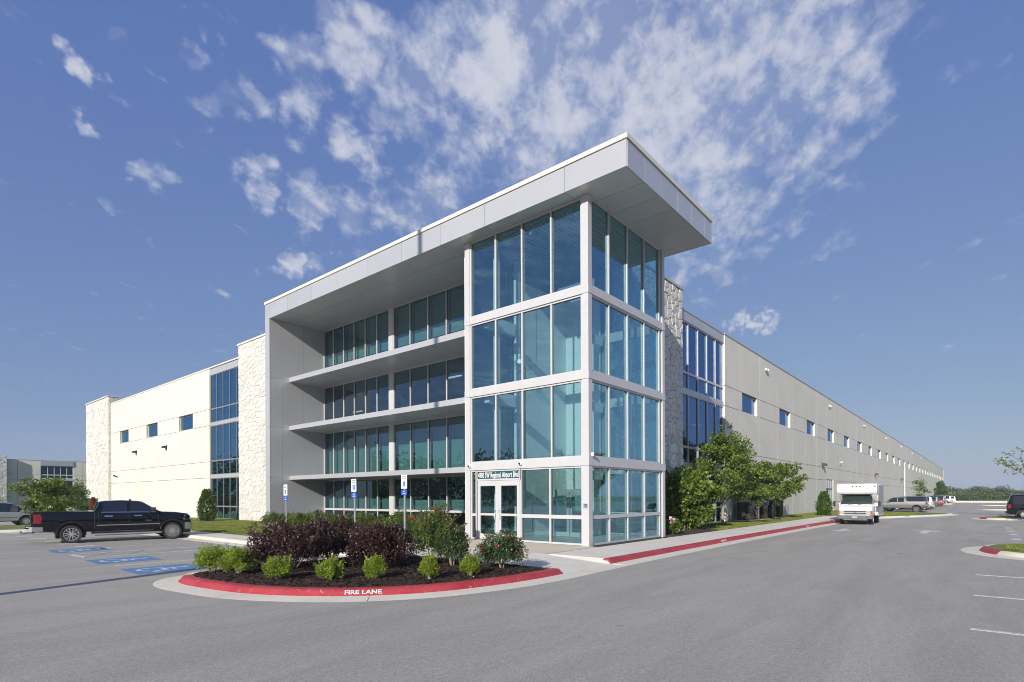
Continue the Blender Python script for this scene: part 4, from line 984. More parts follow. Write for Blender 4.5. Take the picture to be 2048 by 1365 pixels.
for i, x in enumerate((56.0, 98.0, 138.0, 180.0)):
    wall_lamp('y', x, 5.55, ('dark hooded lamp on the long wall, left of the white service door', 'dark hooded wall lamp on the long wall above the box truck', 'dark hooded lamp far along the long wall, by the tall window strip', 'dark hooded wall lamp farthest along the long wall')[i], s=1.9)
for i, x in enumerate((33.6, 60, 86, 112, 138, 164, 190)):
    t = thing('flood_light', ('white twin flood light under the coping nearest the glazed bay', 'white twin flood light under the coping, second from the glazed bay', 'white twin flood light under the coping, third from the glazed bay', 'white twin flood light under the coping, fourth from the glazed bay', 'white twin flood light under the coping, fifth from the glazed bay', 'white twin flood light under the coping, sixth from the glazed bay', 'white twin flood light under the coping, farthest from the glazed bay')[i], 'lamp', (x, YW, 13.1), 0, 'twin flood lights under the coping')
    MB().box(-0.12, 0.12, -0.05, 0.0, -0.1, 0.1).build('bracket', MT['white_pl'], t)
    for s_ in (-1, 1): MB().box(s_ * 0.24 - 0.09, s_ * 0.24 + 0.09, -0.22, -0.06, -0.10, 0.09).build('lamp_head', MT['white_pl'], t)
t = thing('bullet_camera', 'small pale camera on the long wall beside the dark wall lamp', 'camera', (66.5, YW, 6.35))
MB().tube([(0, 0, 0.05), (0, -0.25, 0.1)], 0.04, 8).build('arm', MT['white_pl'], t); MB().tube([(-0.2, -0.28, 0.08), (0.15, -0.25, 0.14)], 0.09, 10).build('housing', MT['white_pl'], t)
t = thing('bullet_camera', 'small dark camera on the front wall beside the far stone pier', 'camera', (XR, 71.0, 4.75))
MB().tube([(0, 0, 0.0), (-0.25, 0, 0.05)], 0.05, 8).build('arm', MT['black'], t); MB().tube([(-0.28, -0.3, 0.02), (-0.25, 0.25, 0.1)], 0.1, 10).build('housing', MT['black'], t)

# --- second building far behind on the left (faces -y)
FB = thing('warehouse_building', 'distant pale grey concrete building with a tall blue window bay behind the left lot', 'building', (0, 116, 0))
YB = 0.0
def fpanel(u0, u1, win=None): return wall_panel('y', YB, u0, u1, win, False, jz=(2.4, 5.32, 6.30), top=8.72, parent=FB, pane_rows=(5.32, 6.28), th=0.3)
def fpan(u0, u1, win=None):
    m = MB(); zs_ = [0, 2.4, 5.32, 6.28, 8.72]
    for i in range(4):
        z0 = zs_[i] + (0.025 if i else 0); z1 = zs_[i + 1] - (0.025 if i < 3 else 0)
        if win and i == 2:
            m.box(u0 + .02, win[0], 0, .3, z0, z1); m.box(win[1], u1 - .02, 0, .3, z0, z1)
        else: m.box(u0 + .02, u1 - .02, 0, .3, z0, z1)
    P_ = m.build('wall_panel', MT['wall'], FB)
    if win: W_ = MB().box(win[0], win[1], 0.15, 0.2, 5.35, 6.26).build('window', MT['tint'], P_)
for (a, c, w) in ((-0.9, 0.54, None), (0.54, 3.64, None), (8.3, 9.7, None), (9.7, 12.8, (10.3, 12.3)), (12.8, 16, None), (16, 19.2, (16.6, 18.6)), (19.2, 24, None)): fpan(a, c, w)
MB().box(-0.9, 24, -0.03, 0.3, 8.72, 8.80).build('coping', MT['coping_g'], FB); MB().box(-0.9, 24, 0.31, 14, 0, 8.6).build('back_volume', MT['wall'], FB)
wp = MB().box(-14, -0.95, -0.9, 0.3, 0, 9.3).build('stone_pier', MT['mortar'], FB)
stone_pier(wp, 'p', 4.0, 9.3, lambda u, v, d: (-4.95 + u, -0.9 - d, v), 0.6, 0.4, 21, single=lambda u, v: False)
fus = [3.68, 4.63, 5.55, 6.44, 7.35, 8.26]
for rows in (((0.1, .77), (0.77, 2.4)), ((2.6, 3.24), (3.24, 5.24)), ((5.56, 6.2), (6.2, 7.84))):
    curtain(FB, 'y', 0.08, fus, rows, MT['glass_b'], 0.09, 0.16, seal=False)
for z0, z1 in ((2.4, 2.6), (5.24, 5.56)): MB().box(3.66, 8.28, 0.02, 0.2, z0, z1).build('spandrel', MT['alu'], FB)
MB().box(3.64, 8.3, -0.12, 0.3, 7.84, 8.74).build('header_panel', MT['panel'], FB); MB().box(3.64, 8.3, 0.30, 0.305, 0, 7.9).build('interior', MT['int_dark'], FB)
# ------------------------------------------------------------------ plants
def leaves(P, Nn, size, r, aspect=0.5, spread=0.8):
    """diamond leaves with a fold; P positions, Nn outward directions"""
    n = len(P); u = Nn + r.normal(0, spread, (n, 3)); u /= np.linalg.norm(u, axis=1)[:, None] + 1e-9
    w = np.cross(u, r.normal(0, 1, (n, 3))); w /= np.linalg.norm(w, axis=1)[:, None] + 1e-9
    L = (size * r.uniform(0.6, 1.3, n))[:, None]; nn = np.cross(u, w)
    base = P; mid = P + u * L * 0.5 + nn * L * 0.06; tip = P + u * L - nn * L * 0.08
    V = np.stack([base, mid + w * L * aspect * 0.5, tip, mid - w * L * aspect * 0.5], 1).reshape(-1, 3)
    F = np.arange(4 * n).reshape(n, 4); return V, F
def leaf_obj(name, P, Nn, size, m, parent, r, aspect=0.5, spread=0.8, loc=None):
    V, F = leaves(np.asarray(P), np.asarray(Nn), size, r, aspect, spread)
    return link(name, np_mesh(name, V, F, m), parent, loc)
def clump_points(r, centres, rad, per, squash=(1, 1, 1)):
    P = []; Q = []
    for c in centres:
        d = r.normal(0, 1, (per, 3)); d /= np.linalg.norm(d, axis=1)[:, None]
        k = r.uniform(0.35, 1.0, per)[:, None] ** 0.6
        P.append(np.array(c) + d * k * rad * np.array(squash)); Q.append(d)
    return np.concatenate(P), np.concatenate(Q)
def dome_centres(r, n, rx, ry, h, zlow=0.12, jitter=0.12, top=1.0):
    C = []
    for i in range(n):
        a = r.uniform(0, 2 * pi); s = r.uniform(-0.55, 1.0)
        e = math.asin(max(-1, min(1, s))); k = r.uniform(0.70, 1.0) if r.random() < 0.75 else r.uniform(0.2, 0.7)
        C.append((rx * k * cos(e) * cos(a) * (1 + r.normal(0, jitter)), ry * k * cos(e) * sin(a) * (1 + r.normal(0, jitter)), max(zlow * h, h * 0.5 + h * 0.5 * k * s * (1 + r.normal(0, jitter) * .6))))
    return C
def shrub(name, label, cat, loc, rx, ry, h, m, n_clump, per, crad, leaf, seed, group=None, sprigs=0, sprig_len=0.3, aspect=0.5, stems=7, spread=0.8, bark='bark', tips=None, flowers=None):
    r = np.random.default_rng(seed); t = thing(name, label, cat, loc, 0, group)
    C = dome_centres(r, n_clump, rx - crad * .4, ry - crad * .4, h - crad * .3)
    P, Q = clump_points(r, C, crad, per)
    keep = P[:, 2] > 0.02; P, Q = P[keep], Q[keep]
    S = MB()
    SP = []; SQ = []
    for i in range(sprigs):
        c = C[r.integers(len(C))]; d = np.array([c[0] / rx * 0.7, c[1] / ry * 0.7, 0.9 + r.uniform(0, .6)]) + r.normal(0, 0.3, 3); d /= np.linalg.norm(d)
        L = sprig_len * r.uniform(0.5, 1.3); b0 = np.array(c) + d * crad * 0.4
        S.tube([tuple(b0), tuple(b0 + d * L)], [0.005, 0.002], 4)
        k = r.integers(9, 16); tt = np.linspace(0.1, 1.0, k)[:, None]
        SP.append(b0 + d * L * tt + r.normal(0, 0.012, (k, 3))); SQ.append(np.repeat(d[None], k, 0))
    if SP: P = np.concatenate([P] + SP); Q = np.concatenate([Q] + SQ)
    for i in range(stems):
        a = r.uniform(0, 2 * pi); e = (rx * 0.6 * cos(a), ry * 0.6 * sin(a), h * r.uniform(0.5, 0.8))
        S.tube([(cos(a) * 0.04, sin(a) * 0.04, -0.05), (e[0] * 0.45, e[1] * 0.45, e[2] * 0.5), e], [0.018, 0.012, 0.005], 5)
    tag(S.build('stem', MT[bark], t), kind='stuff')
    leaf_obj('foliage', P, Q, leaf, MT[m], t, r, aspect, spread)
    if tips:
        k = int(len(P) * tips[1]); idx = np.argsort(-(P[:, 2] / h + 0.35 * np.hypot(P[:, 0] / rx, P[:, 1] / ry)) + r.normal(0, 0.12, len(P)))[:k]
        tag(leaf_obj('young_growth', P[idx] + Q[idx] * 0.02, Q[idx], leaf * 0.9, MT[tips[0]], t, r, aspect, spread), kind='stuff')
    if flowers:
        fm, fn, fs, fbias = flowers
        for i in range(fn):
            c = C[r.integers(len(C))]; d = np.array([c[0], c[1], max(0, c[2] - h * 0.4) + 0.2]); d /= np.linalg.norm(d)
            p = np.array(c) + d * crad * 0.95
            fp, fq = clump_points(r, [p], fs * 0.45, 16); leaf_obj('flower', fp, fq, fs * 0.8, MT[fm], t, r, 0.9, 0.9)
    return t
def on_bed(px, py):
    p = gz(px, py, 0.17); return (p.x, p.y, mulch_z(p.x, p.y))
# lime dwarf shrubs along the front of the bed
LS = [(425, 1143, 0.40, 0.66, 'lime green rounded shrub, leftmost in the kerbed bed, touching its neighbour'), (478, 1148, 0.42, 0.64, 'lime green rounded shrub second from the left, below the purple shrub'),
      (556, 1160, 0.30, 0.50, 'lime green shrub third from the left, standing alone in the mulch'), (662, 1161, 0.28, 0.46, 'lime green vase shaped shrub left of the FIRE LANE lettering'),
      (750, 1159, 0.23, 0.52, 'lime green narrow shrub right above the FIRE LANE lettering'), (858, 1159, 0.19, 0.50, 'lime green narrow upright shrub below the flowering bush'),
      (940, 1151, 0.22, 0.47, 'lime green spreading shrub left of the red rose bush')]
for i, (px, py, rr, h, lab) in enumerate(LS):
    shrub('lime_shrub', lab, 'shrub', on_bed(px, py), rr, rr, h, 'lf_lime', 95 if rr > 0.35 else 62, 90, 0.105 if rr > .35 else 0.085, 0.040, 100 + i, 'lime shrubs along the red kerb', 46, 0.13, 0.55, 9, 0.7, 'bark_l')
shrub('lime_shrub', 'small lime green shrub behind the leftmost pair, against the purple shrub', 'shrub', (-10.9, 4.0, 0.15), 0.34, 0.34, 0.55, 'lf_lime', 50, 60, 0.10, 0.042, 109, 'lime shrubs along the red kerb', 30, 0.12, 0.55)
# purple shrubs
PU = [(gz(585, 1140, .17), 1.10, 1.24, 'large purple leaved shrub at the left of the bed'), (gz(665, 1128, .17), 1.0, 1.26, 'purple leaved shrub in the middle, behind the lime shrubs'), (gz(765, 1135, .17), 0.95, 1.12, 'purple leaved shrub left of the tall flowering bush')]
for i, (p, rr, h, lab) in enumerate(PU):
    z = mulch_z(p.x, p.y)
    shrub('purple_shrub', lab, 'shrub', (p.x, p.y, z), rr, rr, h, 'lf_purple', 105, 120, 0.18, 0.060, 200 + i, 'purple shrubs in the kerbed bed', 120, 0.30, 0.62, 12, 0.9, 'bark', ('lf_purple', 0.03))
# tall flowering bush
p = gz(868, 1130, .17)
shrub('flowering_bush', 'tall crape myrtle bush with bronze tips and a few red flowers, left of the entrance', 'bush', (p.x, p.y, 0.17), 0.66, 0.66, 1.62, 'lf_green', 120, 95, 0.17, 0.050, 301, None, 80, 0.36, 0.6, 9, 0.8, 'bark_l', ('lf_tip', 0.09), ('petal', 2, 0.06, 0))
p = gz(905, 1132, .17)
shrub('grey_green_bush', 'dusty green bush with pale buds between the flowering bush and the rose', 'bush', (p.x, p.y, 0.17), 0.46, 0.46, 1.15, 'lf_rose', 90, 75, 0.16, 0.055, 302, None, 40, 0.22, 0.6, 7, 0.8, 'bark_l', ('lf_tip', 0.05))
p = gz(1003, 1137, .17)
shrub('rose_bush', 'round rose bush with red flowers at the right end of the bed', 'bush', (p.x, p.y, 0.17), 0.62, 0.62, 0.98, 'lf_rose', 105, 80, 0.16, 0.055, 303, None, 46, 0.22, 0.62, 10, 0.8, 'bark_l', None, ('petal', 16, 0.06, 0))
# hedge of green shrubs at the recess
hx = [(-1.0, 22.8, .95), (-0.9, 21.2, .9), (-1.0, 19.5, 1.0), (-0.9, 17.8, 1.12), (-1.0, 16.2, 1.0), (-0.9, 14.6, .98), (-1.0, 13.0, 1.1), (-0.9, 11.5, 1.0), (-0.95, 10.0, 1.05)]
HL = ['beside the end fin', 'second from the end fin', 'third from the end fin', 'fourth from the end fin', 'in the middle of the row', 'fourth from the flowering bush', 'third from the flowering bush', 'second from the flowering bush', 'nearest the flowering bush']
for i, (x, y, h) in enumerate(hx):
    shrub('green_shrub', 'bright green shrub below the recessed windows, ' + HL[i], 'shrub', (x, y, 0.15), 0.78, 0.78, h, 'lf_bright', 75, 60, 0.17, 0.07, 400 + i, 'green shrubs below the recessed windows', 25, 0.15, 0.6)
shrub('red_flower_shrub', 'shrub with orange red flower heads behind the right sign post', 'shrub', (-2.6, 8.2, 0.15), 0.5, 0.5, 1.15, 'lf_green', 45, 60, 0.15, 0.06, 420, None, 16, 0.15, 0.6, 6, 0.8, 'bark', None, ('petal_o', 9, 0.16, 0))
shrub('hydrangea', 'dark green hydrangea with one pale blue flower at the left tower column', 'shrub', (-0.75, 7.7, 0.15), 0.55, 0.55, 1.1, 'lf_green', 50, 55, 0.17, 0.10, 421, None, 8, 0.15, 0.8, 6, 0.8, 'bark', ('lf_tip', 0.03), ('petal_w', 1, 0.17, 0))
shrub('rose_bush', 'rose bush with dark red flowers just behind the flowering bush', 'bush', (-3.4, 7.0, 0.15), 0.6, 0.6, 1.35, 'lf_green', 60, 60, 0.16, 0.055, 422, None, 22, 0.25, 0.6, 6, 0.8, 'bark', None, ('petal', 6, 0.08, 0))
shrub('green_shrub', 'green shrub in the gap between the purple shrubs', 'shrub', (-7.9, 3.2, 0.15), 0.5, 0.5, 0.8, 'lf_bright', 40, 60, 0.15, 0.06, 423, 'green shrubs below the recessed windows', 14, 0.15)

def arborvitae(loc, h, rr, seed, label, group=None, m='lf_arb'):
    r = np.random.default_rng(seed); t = thing('arborvitae', label, 'tree', loc, 0, group)
    n = 4200; z = r.uniform(0.02, 1, n) ** 1.0; a = r.uniform(0, 2 * pi, n)
    prof = rr * np.minimum(1, 0.72 + 0.9 * z) * (1 - np.clip((z - 0.25) / 0.78, 0, 1) ** 1.9 * 0.80) * (1 + 0.10 * np.sin(a * 5 + z * 9) + r.normal(0, 0.06, n))
    k = r.uniform(0.62, 1.06, n) + 0.10 * np.sin(a * 9 + z * 31); P = np.stack([prof * k * np.cos(a), prof * k * np.sin(a), z * h], 1)
    Q = np.stack([np.cos(a) * 0.5, np.sin(a) * 0.5, np.full(n, 0.9)], 1)
    leaf_obj('foliage', P, Q, 0.15 * h / 2, MT[m], t, r, 0.34, 0.42)
    MB().tube([(0, 0, -0.1), (0, 0, h * 0.6)], [0.06, 0.02], 6).build('trunk', MT['bark'], t)
    return t
p = gz(415, 1047, 0.15)
arborvitae((0.4, 36.6, 0.15), 2.5, 0.62, 61, 'compact conical evergreen on the lawn in front of the left glazed bay')
arborvitae((41.2, -0.05, 0.1), 2.25, 0.62, 62, 'conical evergreen at the long wall, left of the box truck')
p = gd(186.5, 1010, 55)
arborvitae((p.x, p.y, 0.1), 1.95, 0.24, 63, 'thin rust brown dead conical evergreen behind the black pickup', None, 'lf_rust')
for i, (x, y) in enumerate(((0.4, 36.6), (41.2, -0.05), (19.4, 1.6), (25.8, 1.4), (29.0, 1.2))):
    c = MB(); c.lathe([(0.0, 0.10), (0.5, 0.08), (0.85, 0.0)], 16, 'z'); o = c.build('mulch_ring', MT['mulch'], None, 60, (x, y, 0.13)); tag(o, kind='structure')

def tree(name, label, loc, h, crown_r, seed, m, leaf=0.13, trunk_r=0.09, crown_base=0.28, n_limb=14, per=130, crad=0.42, group=None, lean=(0, 0), shape='oval', bark='bark', density=1.0, cat='tree', spread=0.8, extra=None):
    r = np.random.default_rng(seed); t = thing(name, label, cat, loc, 0, group)
    T = MB(); top = h * 0.92; pts = []
    for k in range(6):
        q = k / 5; pts.append((lean[0] * q * q + 0.05 * sin(3 * q + seed), lean[1] * q * q + 0.05 * cos(2.3 * q + seed), -0.1 + top * q))
    T.tube(pts, [trunk_r * (1 - 0.85 * k / 5) for k in range(6)], 8)
    C = []
    for i in range(n_limb):
        q = crown_base + (0.95 - crown_base) * (i + 0.5) / n_limb; z0 = top * q
        b = Vector(pts[min(5, int(q * 5))]).lerp(Vector(pts[min(5, int(q * 5) + 1)]), q * 5 - int(q * 5))
        a = i * 2.4 + r.uniform(-0.5, 0.5); v = (q - crown_base) / (1 - crown_base)
        R_ = crown_r * {'oval': sin(pi * min(1, v * 0.85 + 0.22)) ** 0.7, 'cone': (1 - v) ** 0.75 + 0.12, 'round': sqrt(max(0.05, 1 - (v * 1.5 - 0.55) ** 2))}[shape] * r.uniform(0.75, 1.12)
        rise = R_ * r.uniform(0.25, 0.75); e = b + Vector((cos(a) * R_, sin(a) * R_, rise)); m1 = b.lerp(e, 0.5) + Vector((0, 0, -0.06 * R_))
        T.tube([b, m1, e], [trunk_r * 0.45 * (1 - q * 0.6), trunk_r * 0.25, 0.008], 5)
        for s in np.linspace(0.35, 1.0, 5):
            c = b.lerp(e, s) + Vector(r.normal(0, crad * 0.45, 3).tolist()); C.append((c.x, c.y, c.z))
            if R_ > crown_r * 0.5:
                sd_ = Vector((-sin(a), cos(a), 0.2)) * r.uniform(-0.5, 0.5) * R_ * 0.8; c2 = c + sd_ * s
                C.append(tuple(c2)); T.tube([b.lerp(e, s * 0.8), c2], [0.012, 0.005], 4)
    C.append((pts[-1][0], pts[-1][1], h - 0.15))
    T.build('trunk', MT[bark], t, 60)
    P, Q = clump_points(r, C, crad, int(per * density), (1, 1, 0.75))
    leaf_obj('crown', P, Q * np.array([1, 1, 0.5]) + np.array([0, 0, -0.15]), leaf, MT[m], t, r, 0.62, spread)
    if extra:
        k = r.random(len(P)) < extra[1]; leaf_obj('turning_leaves', P[k] + 0.02, Q[k], leaf, MT[extra[0]], t, r, 0.6, 0.8)
    return t
tree('maple_tree', 'young maple with a pale trunk standing before the right glazed bay', (19.1, 1.7, 0.15), 6.7, 2.7, 71, 'lf_bright', 0.17, 0.11, 0.22, 28, 52, 0.36, None, (0.5, -0.1), 'cone', 'bark_l')
tree('redbud_tree', 'small round leaved tree left of a like one, over the condensers', (25.8, 1.4, 0.15), 4.25, 1.55, 72, 'lf_bright', 0.19, 0.06, 0.38, 13, 40, 0.32, 'small trees at the condensers', (0.1, 0), 'round')
tree('redbud_tree', 'small spreading tree at the right end of the condensers', (29.6, 1.2, 0.15), 4.3, 1.9, 73, 'lf_bright', 0.20, 0.06, 0.38, 14, 40, 0.34, 'small trees at the condensers', (0.4, -0.1), 'round')
tree('magnolia_bush', 'dense glossy leaved magnolia bush beside the tower, before the stone pier', (12.6, 1.5, 0.15), 3.55, 1.75, 74, 'lf_bright', 0.24, 0.07, 0.04, 22, 55, 0.42, None, (0.2, 0), 'oval', 'bark', 1.0, 'bush', 0.7)
shrub('hydrangea', 'low hydrangea with a pink flower at the right tower column', 'shrub', (8.3, 0.3, 0.17), 0.42, 0.42, 0.75, 'lf_bright', 30, 45, 0.14, 0.11, 430, None, 5, 0.1, 0.8, 5, 0.8, 'bark', None, ('petal_p', 1, 0.2, 0))
p = gd(95, 1040, 36)
tree('parking_lot_tree', 'broad bright green young tree behind the black pickup', (p.x, p.y, 0.1), 3.2, 1.42, 75, 'lf_bright', 0.17, 0.06, 0.25, 14, 40, 0.32, None, (-0.2, 0.1), 'round', 'bark', 1.0)
p = gd(10, 1010, 60)
tree('small_tree', 'low green bush at the left edge, behind the silver minivan', (p.x - 1.5, p.y, 0), 1.9, 1.2, 76, 'lf_green', 0.18, 0.06, 0.1, 9, 50, 0.35, None, (0, 0), 'round')
p = gd(158, 1010, 60)
tree('small_tree', 'thin young tree left of the green utility cabinet', (p.x, p.y, 0), 4.0, 1.1, 77, 'lf_green', 0.18, 0.05, 0.2, 10, 35, 0.35, None, (0, 0), 'oval')
# trees along the right
t_ = tree('oak_tree', 'open branched oak with green and orange leaves at the right edge, above the black SUV', (50.5, -17.6, 0.0), 4.6, 4.4, 78, 'lf_bright', 0.20, 0.09, 0.5, 11, 20, 0.42, None, (0, 1.0), 'round', 'bark', 1.0, extra=('lf_tip', 0.22))
tree('young_tree', 'thin pale green young tree standing at the parked cars', (112.0, -2.6, 0.1), 5.3, 1.35, 79, 'lf_bright', 0.26, 0.05, 0.25, 8, 11, 0.40, None, (0, 0), 'oval')
p = gd(1882, 990, 150)
tree('evergreen_tree', 'dark pointed evergreen at the far end of the long wall', (p.x, p.y, 0.0), 5.6, 1.6, 80, 'lf_green', 0.34, 0.10, 0.05, 22, 50, 0.45, None, (0, 0), 'cone')
# out of view to the right: the trees whose long shadows reach the road
tree('oak_tree', 'oak beyond the right edge whose shadow falls over the stalls', (30.5, -19.5, 0.0), 6.5, 2.6, 81, 'lf_green', 0.24, 0.12, 0.3, 12, 60, 0.5, None, (0, 0), 'round')
tree('oak_tree', 'oak beside the first grass island, outside the right edge', (3.0, -18.2, 0.0), 5.0, 1.8, 82, 'lf_green', 0.2, 0.10, 0.35, 12, 50, 0.45, None, (0, 0), 'round')

# far woods: clumps of leaf sprays, one mass
def woods(name, label, rows, seed, m='lf_far'):
    r = np.random.default_rng(seed); PP = []; QQ = []; SZ = []
    for (x, y, R_, H_, leaf, n) in rows:
        d = r.normal(0, 1, (n, 3)); d /= np.linalg.norm(d, axis=1)[:, None]; d[:, 2] = np.abs(d[:, 2]) * 1.0 - 0.5 * r.random(n)
        lump = 1 + 0.16 * np.sin(d[:, 0] * 5 + x) * np.cos(d[:, 1] * 6 + y) + r.normal(0, 0.05, n)
        PP.append(np.stack([x + d[:, 0] * R_ * lump, y + d[:, 1] * R_ * lump, H_ * (0.34 + 0.66 * d[:, 2] * lump)], 1)); QQ.append(d); SZ.append(np.full(n, leaf))
    P = np.concatenate(PP); Q = np.concatenate(QQ); S = np.concatenate(SZ); V, F = leaves(P, Q, S, r, 0.8, 0.9)
    return stuff(name, label, 'woods', link(name, np_mesh(name, V, F, MT[m])))
rows = []; rw = random.Random(9)
def prof(px, T):
    for (a_, ya), (b_, yb) in zip(T[:-1], T[1:]):
        if px <= b_: return ya + (yb - ya) * (px - a_) / (b_ - a_)
    return T[-1][1]
NEAR = [(1880, 977), (1900, 975), (1912, 981), (1920, 984), (1935, 978), (1955, 974.5), (1980, 977), (2000, 976), (2030, 981), (2048, 984), (2300, 978)]
FAR = [(1880, 984), (1918, 978), (1948, 976), (1956, 971), (1966, 976), (2000, 975), (2008, 970), (2020, 975), (2048, 982), (2300, 972)]
px = 1882.0
while px < 2280:                                    # crowns of differing width behind the end of the road
    for row, (d0, T) in enumerate(((228, NEAR), (262, NEAR), (440, FAR))):
        dep = d0 + rw.uniform(-9, 9); q = px + rw.uniform(-5, 5) + row * 4; p = gd(q, 990, dep)
        H_ = max(2.5, (2.1 + (989.3 - prof(q, T)) / FPX * dep) * (rw.uniform(0.62, 1.04) if row != 0 else rw.uniform(0.35, 0.8)))
        R_ = rw.uniform(2.6, 5.2) * dep / 235
        rows.append((p.x, p.y, R_, H_ * 1.02, 0.62 if row < 2 else 1.1, 900 if row < 2 else 700))
    px += rw.uniform(7, 15)
woods('woods', 'green wooded ridge beyond the far end of the road', rows, 91)
rows = []
for k in range(130):                                # woods round the rest of the site, mirrored in the glass
    a = radians(95 + 215 * k / 130); R0 = rw.uniform(100, 150); rows.append((CAM.x + cos(a) * R0, CAM.y + sin(a) * R0, rw.uniform(7, 12), rw.uniform(8, 15), 0.9, 750))
woods('woods', 'green woods round the site behind the viewer', rows, 92)
rows = []
for k in range(14):
    rows.append((-60 + k * 6, 150 + rw.uniform(-5, 5), 6, rw.uniform(6, 9), 1.5, 150))
woods('woods', 'green trees beyond the left parking lot', rows, 93)

# grass blades on the lawns that can be seen
def blades(name, label, areas, n, seed, h=0.07):
    r = np.random.default_rng(seed); A = np.array([(a[1] - a[0]) * (a[3] - a[2]) for a in areas]); A = A / A.sum(); P = []
    for w, (x0, x1, y0, y1, z) in zip(A, areas):
        k = int(n * w); P.append(np.stack([r.uniform(x0, x1, k), r.uniform(y0, y1, k), np.full(k, z)], 1))
    P = np.concatenate(P); k = len(P); a = r.uniform(0, 2 * pi, k); hh = h * r.uniform(0.5, 1.35, k); wd = 0.011
    L = np.stack([np.cos(a), np.sin(a), np.zeros(k)], 1); ln = r.normal(0, 0.03, (k, 3)); ln[:, 2] = hh
    V = np.stack([P - L * wd, P + L * wd, P + ln], 1).reshape(-1, 3); F = np.arange(3 * k).reshape(k, 3)
    return stuff(name, label, 'grass', link(name, np_mesh(name, V, F, MT['blade'])))
blades('grass_blades', 'mown grass on the lawn in front of the left wall', [(-5.3, -1.8, 12, 24.5, .15), (-5.3, 3.1, 24.7, 42, .15)], 90000, 51, 0.06)
blades('grass_blades', 'mown grass strip along the long wall', [(13.6, 45, -0.36, 2.9, .145)], 60000, 52, 0.07)
blades('grass_blades', 'grass on the kerbed island nearest the viewer at the right edge', [(6.4, 10.9, -20, -13.0, .155), (7.2, 10.2, -13.0, -12.2, .155)], 60000, 53, 0.08)
blades('grass_blades', 'grass on the nose of the island before the parked cars', [(44, 56.0, -6.4, -1, .155)], 26000, 54, 0.09)
blades('grass_blades', 'grass on the second island beside the black SUV', [(42.0, 46.2, -22, -12.6, .155)], 26000, 55, 0.09)
# ------------------------------------------------------------------ vehicles
def ring_half(st):
    x, zb, w, zl, wr, zt = st
    return [(0, zb), (w * 0.80, zb), (w * 0.96, zb + 0.07), (w, zb + (zl - zb) * 0.38), (w * 0.995, zb + (zl - zb) * 0.72), (w * 0.955, zl), (w * .955 + (wr - w * .955) * 0.86, zl + (zt - zl) * 0.86), (wr * 0.86, zt), (0, zt + 0.015)]
def interp(sts, x):
    if x <= sts[0][0]: return sts[0]
    for a, b in zip(sts[:-1], sts[1:]):
        if x <= b[0]:
            t = (x - a[0]) / (b[0] - a[0]); return tuple(a[i] + (b[i] - a[i]) * t for i in range(6))
    return sts[-1]
def side_y(sts, x, z):
    h = ring_half(interp(sts, x))
    for (y0, z0), (y1, z1) in zip(h[1:-2], h[2:-1]):
        if z0 <= z <= z1: return y0 + (y1 - y0) * (z - z0) / max(1e-6, z1 - z0)
    return h[3][0]
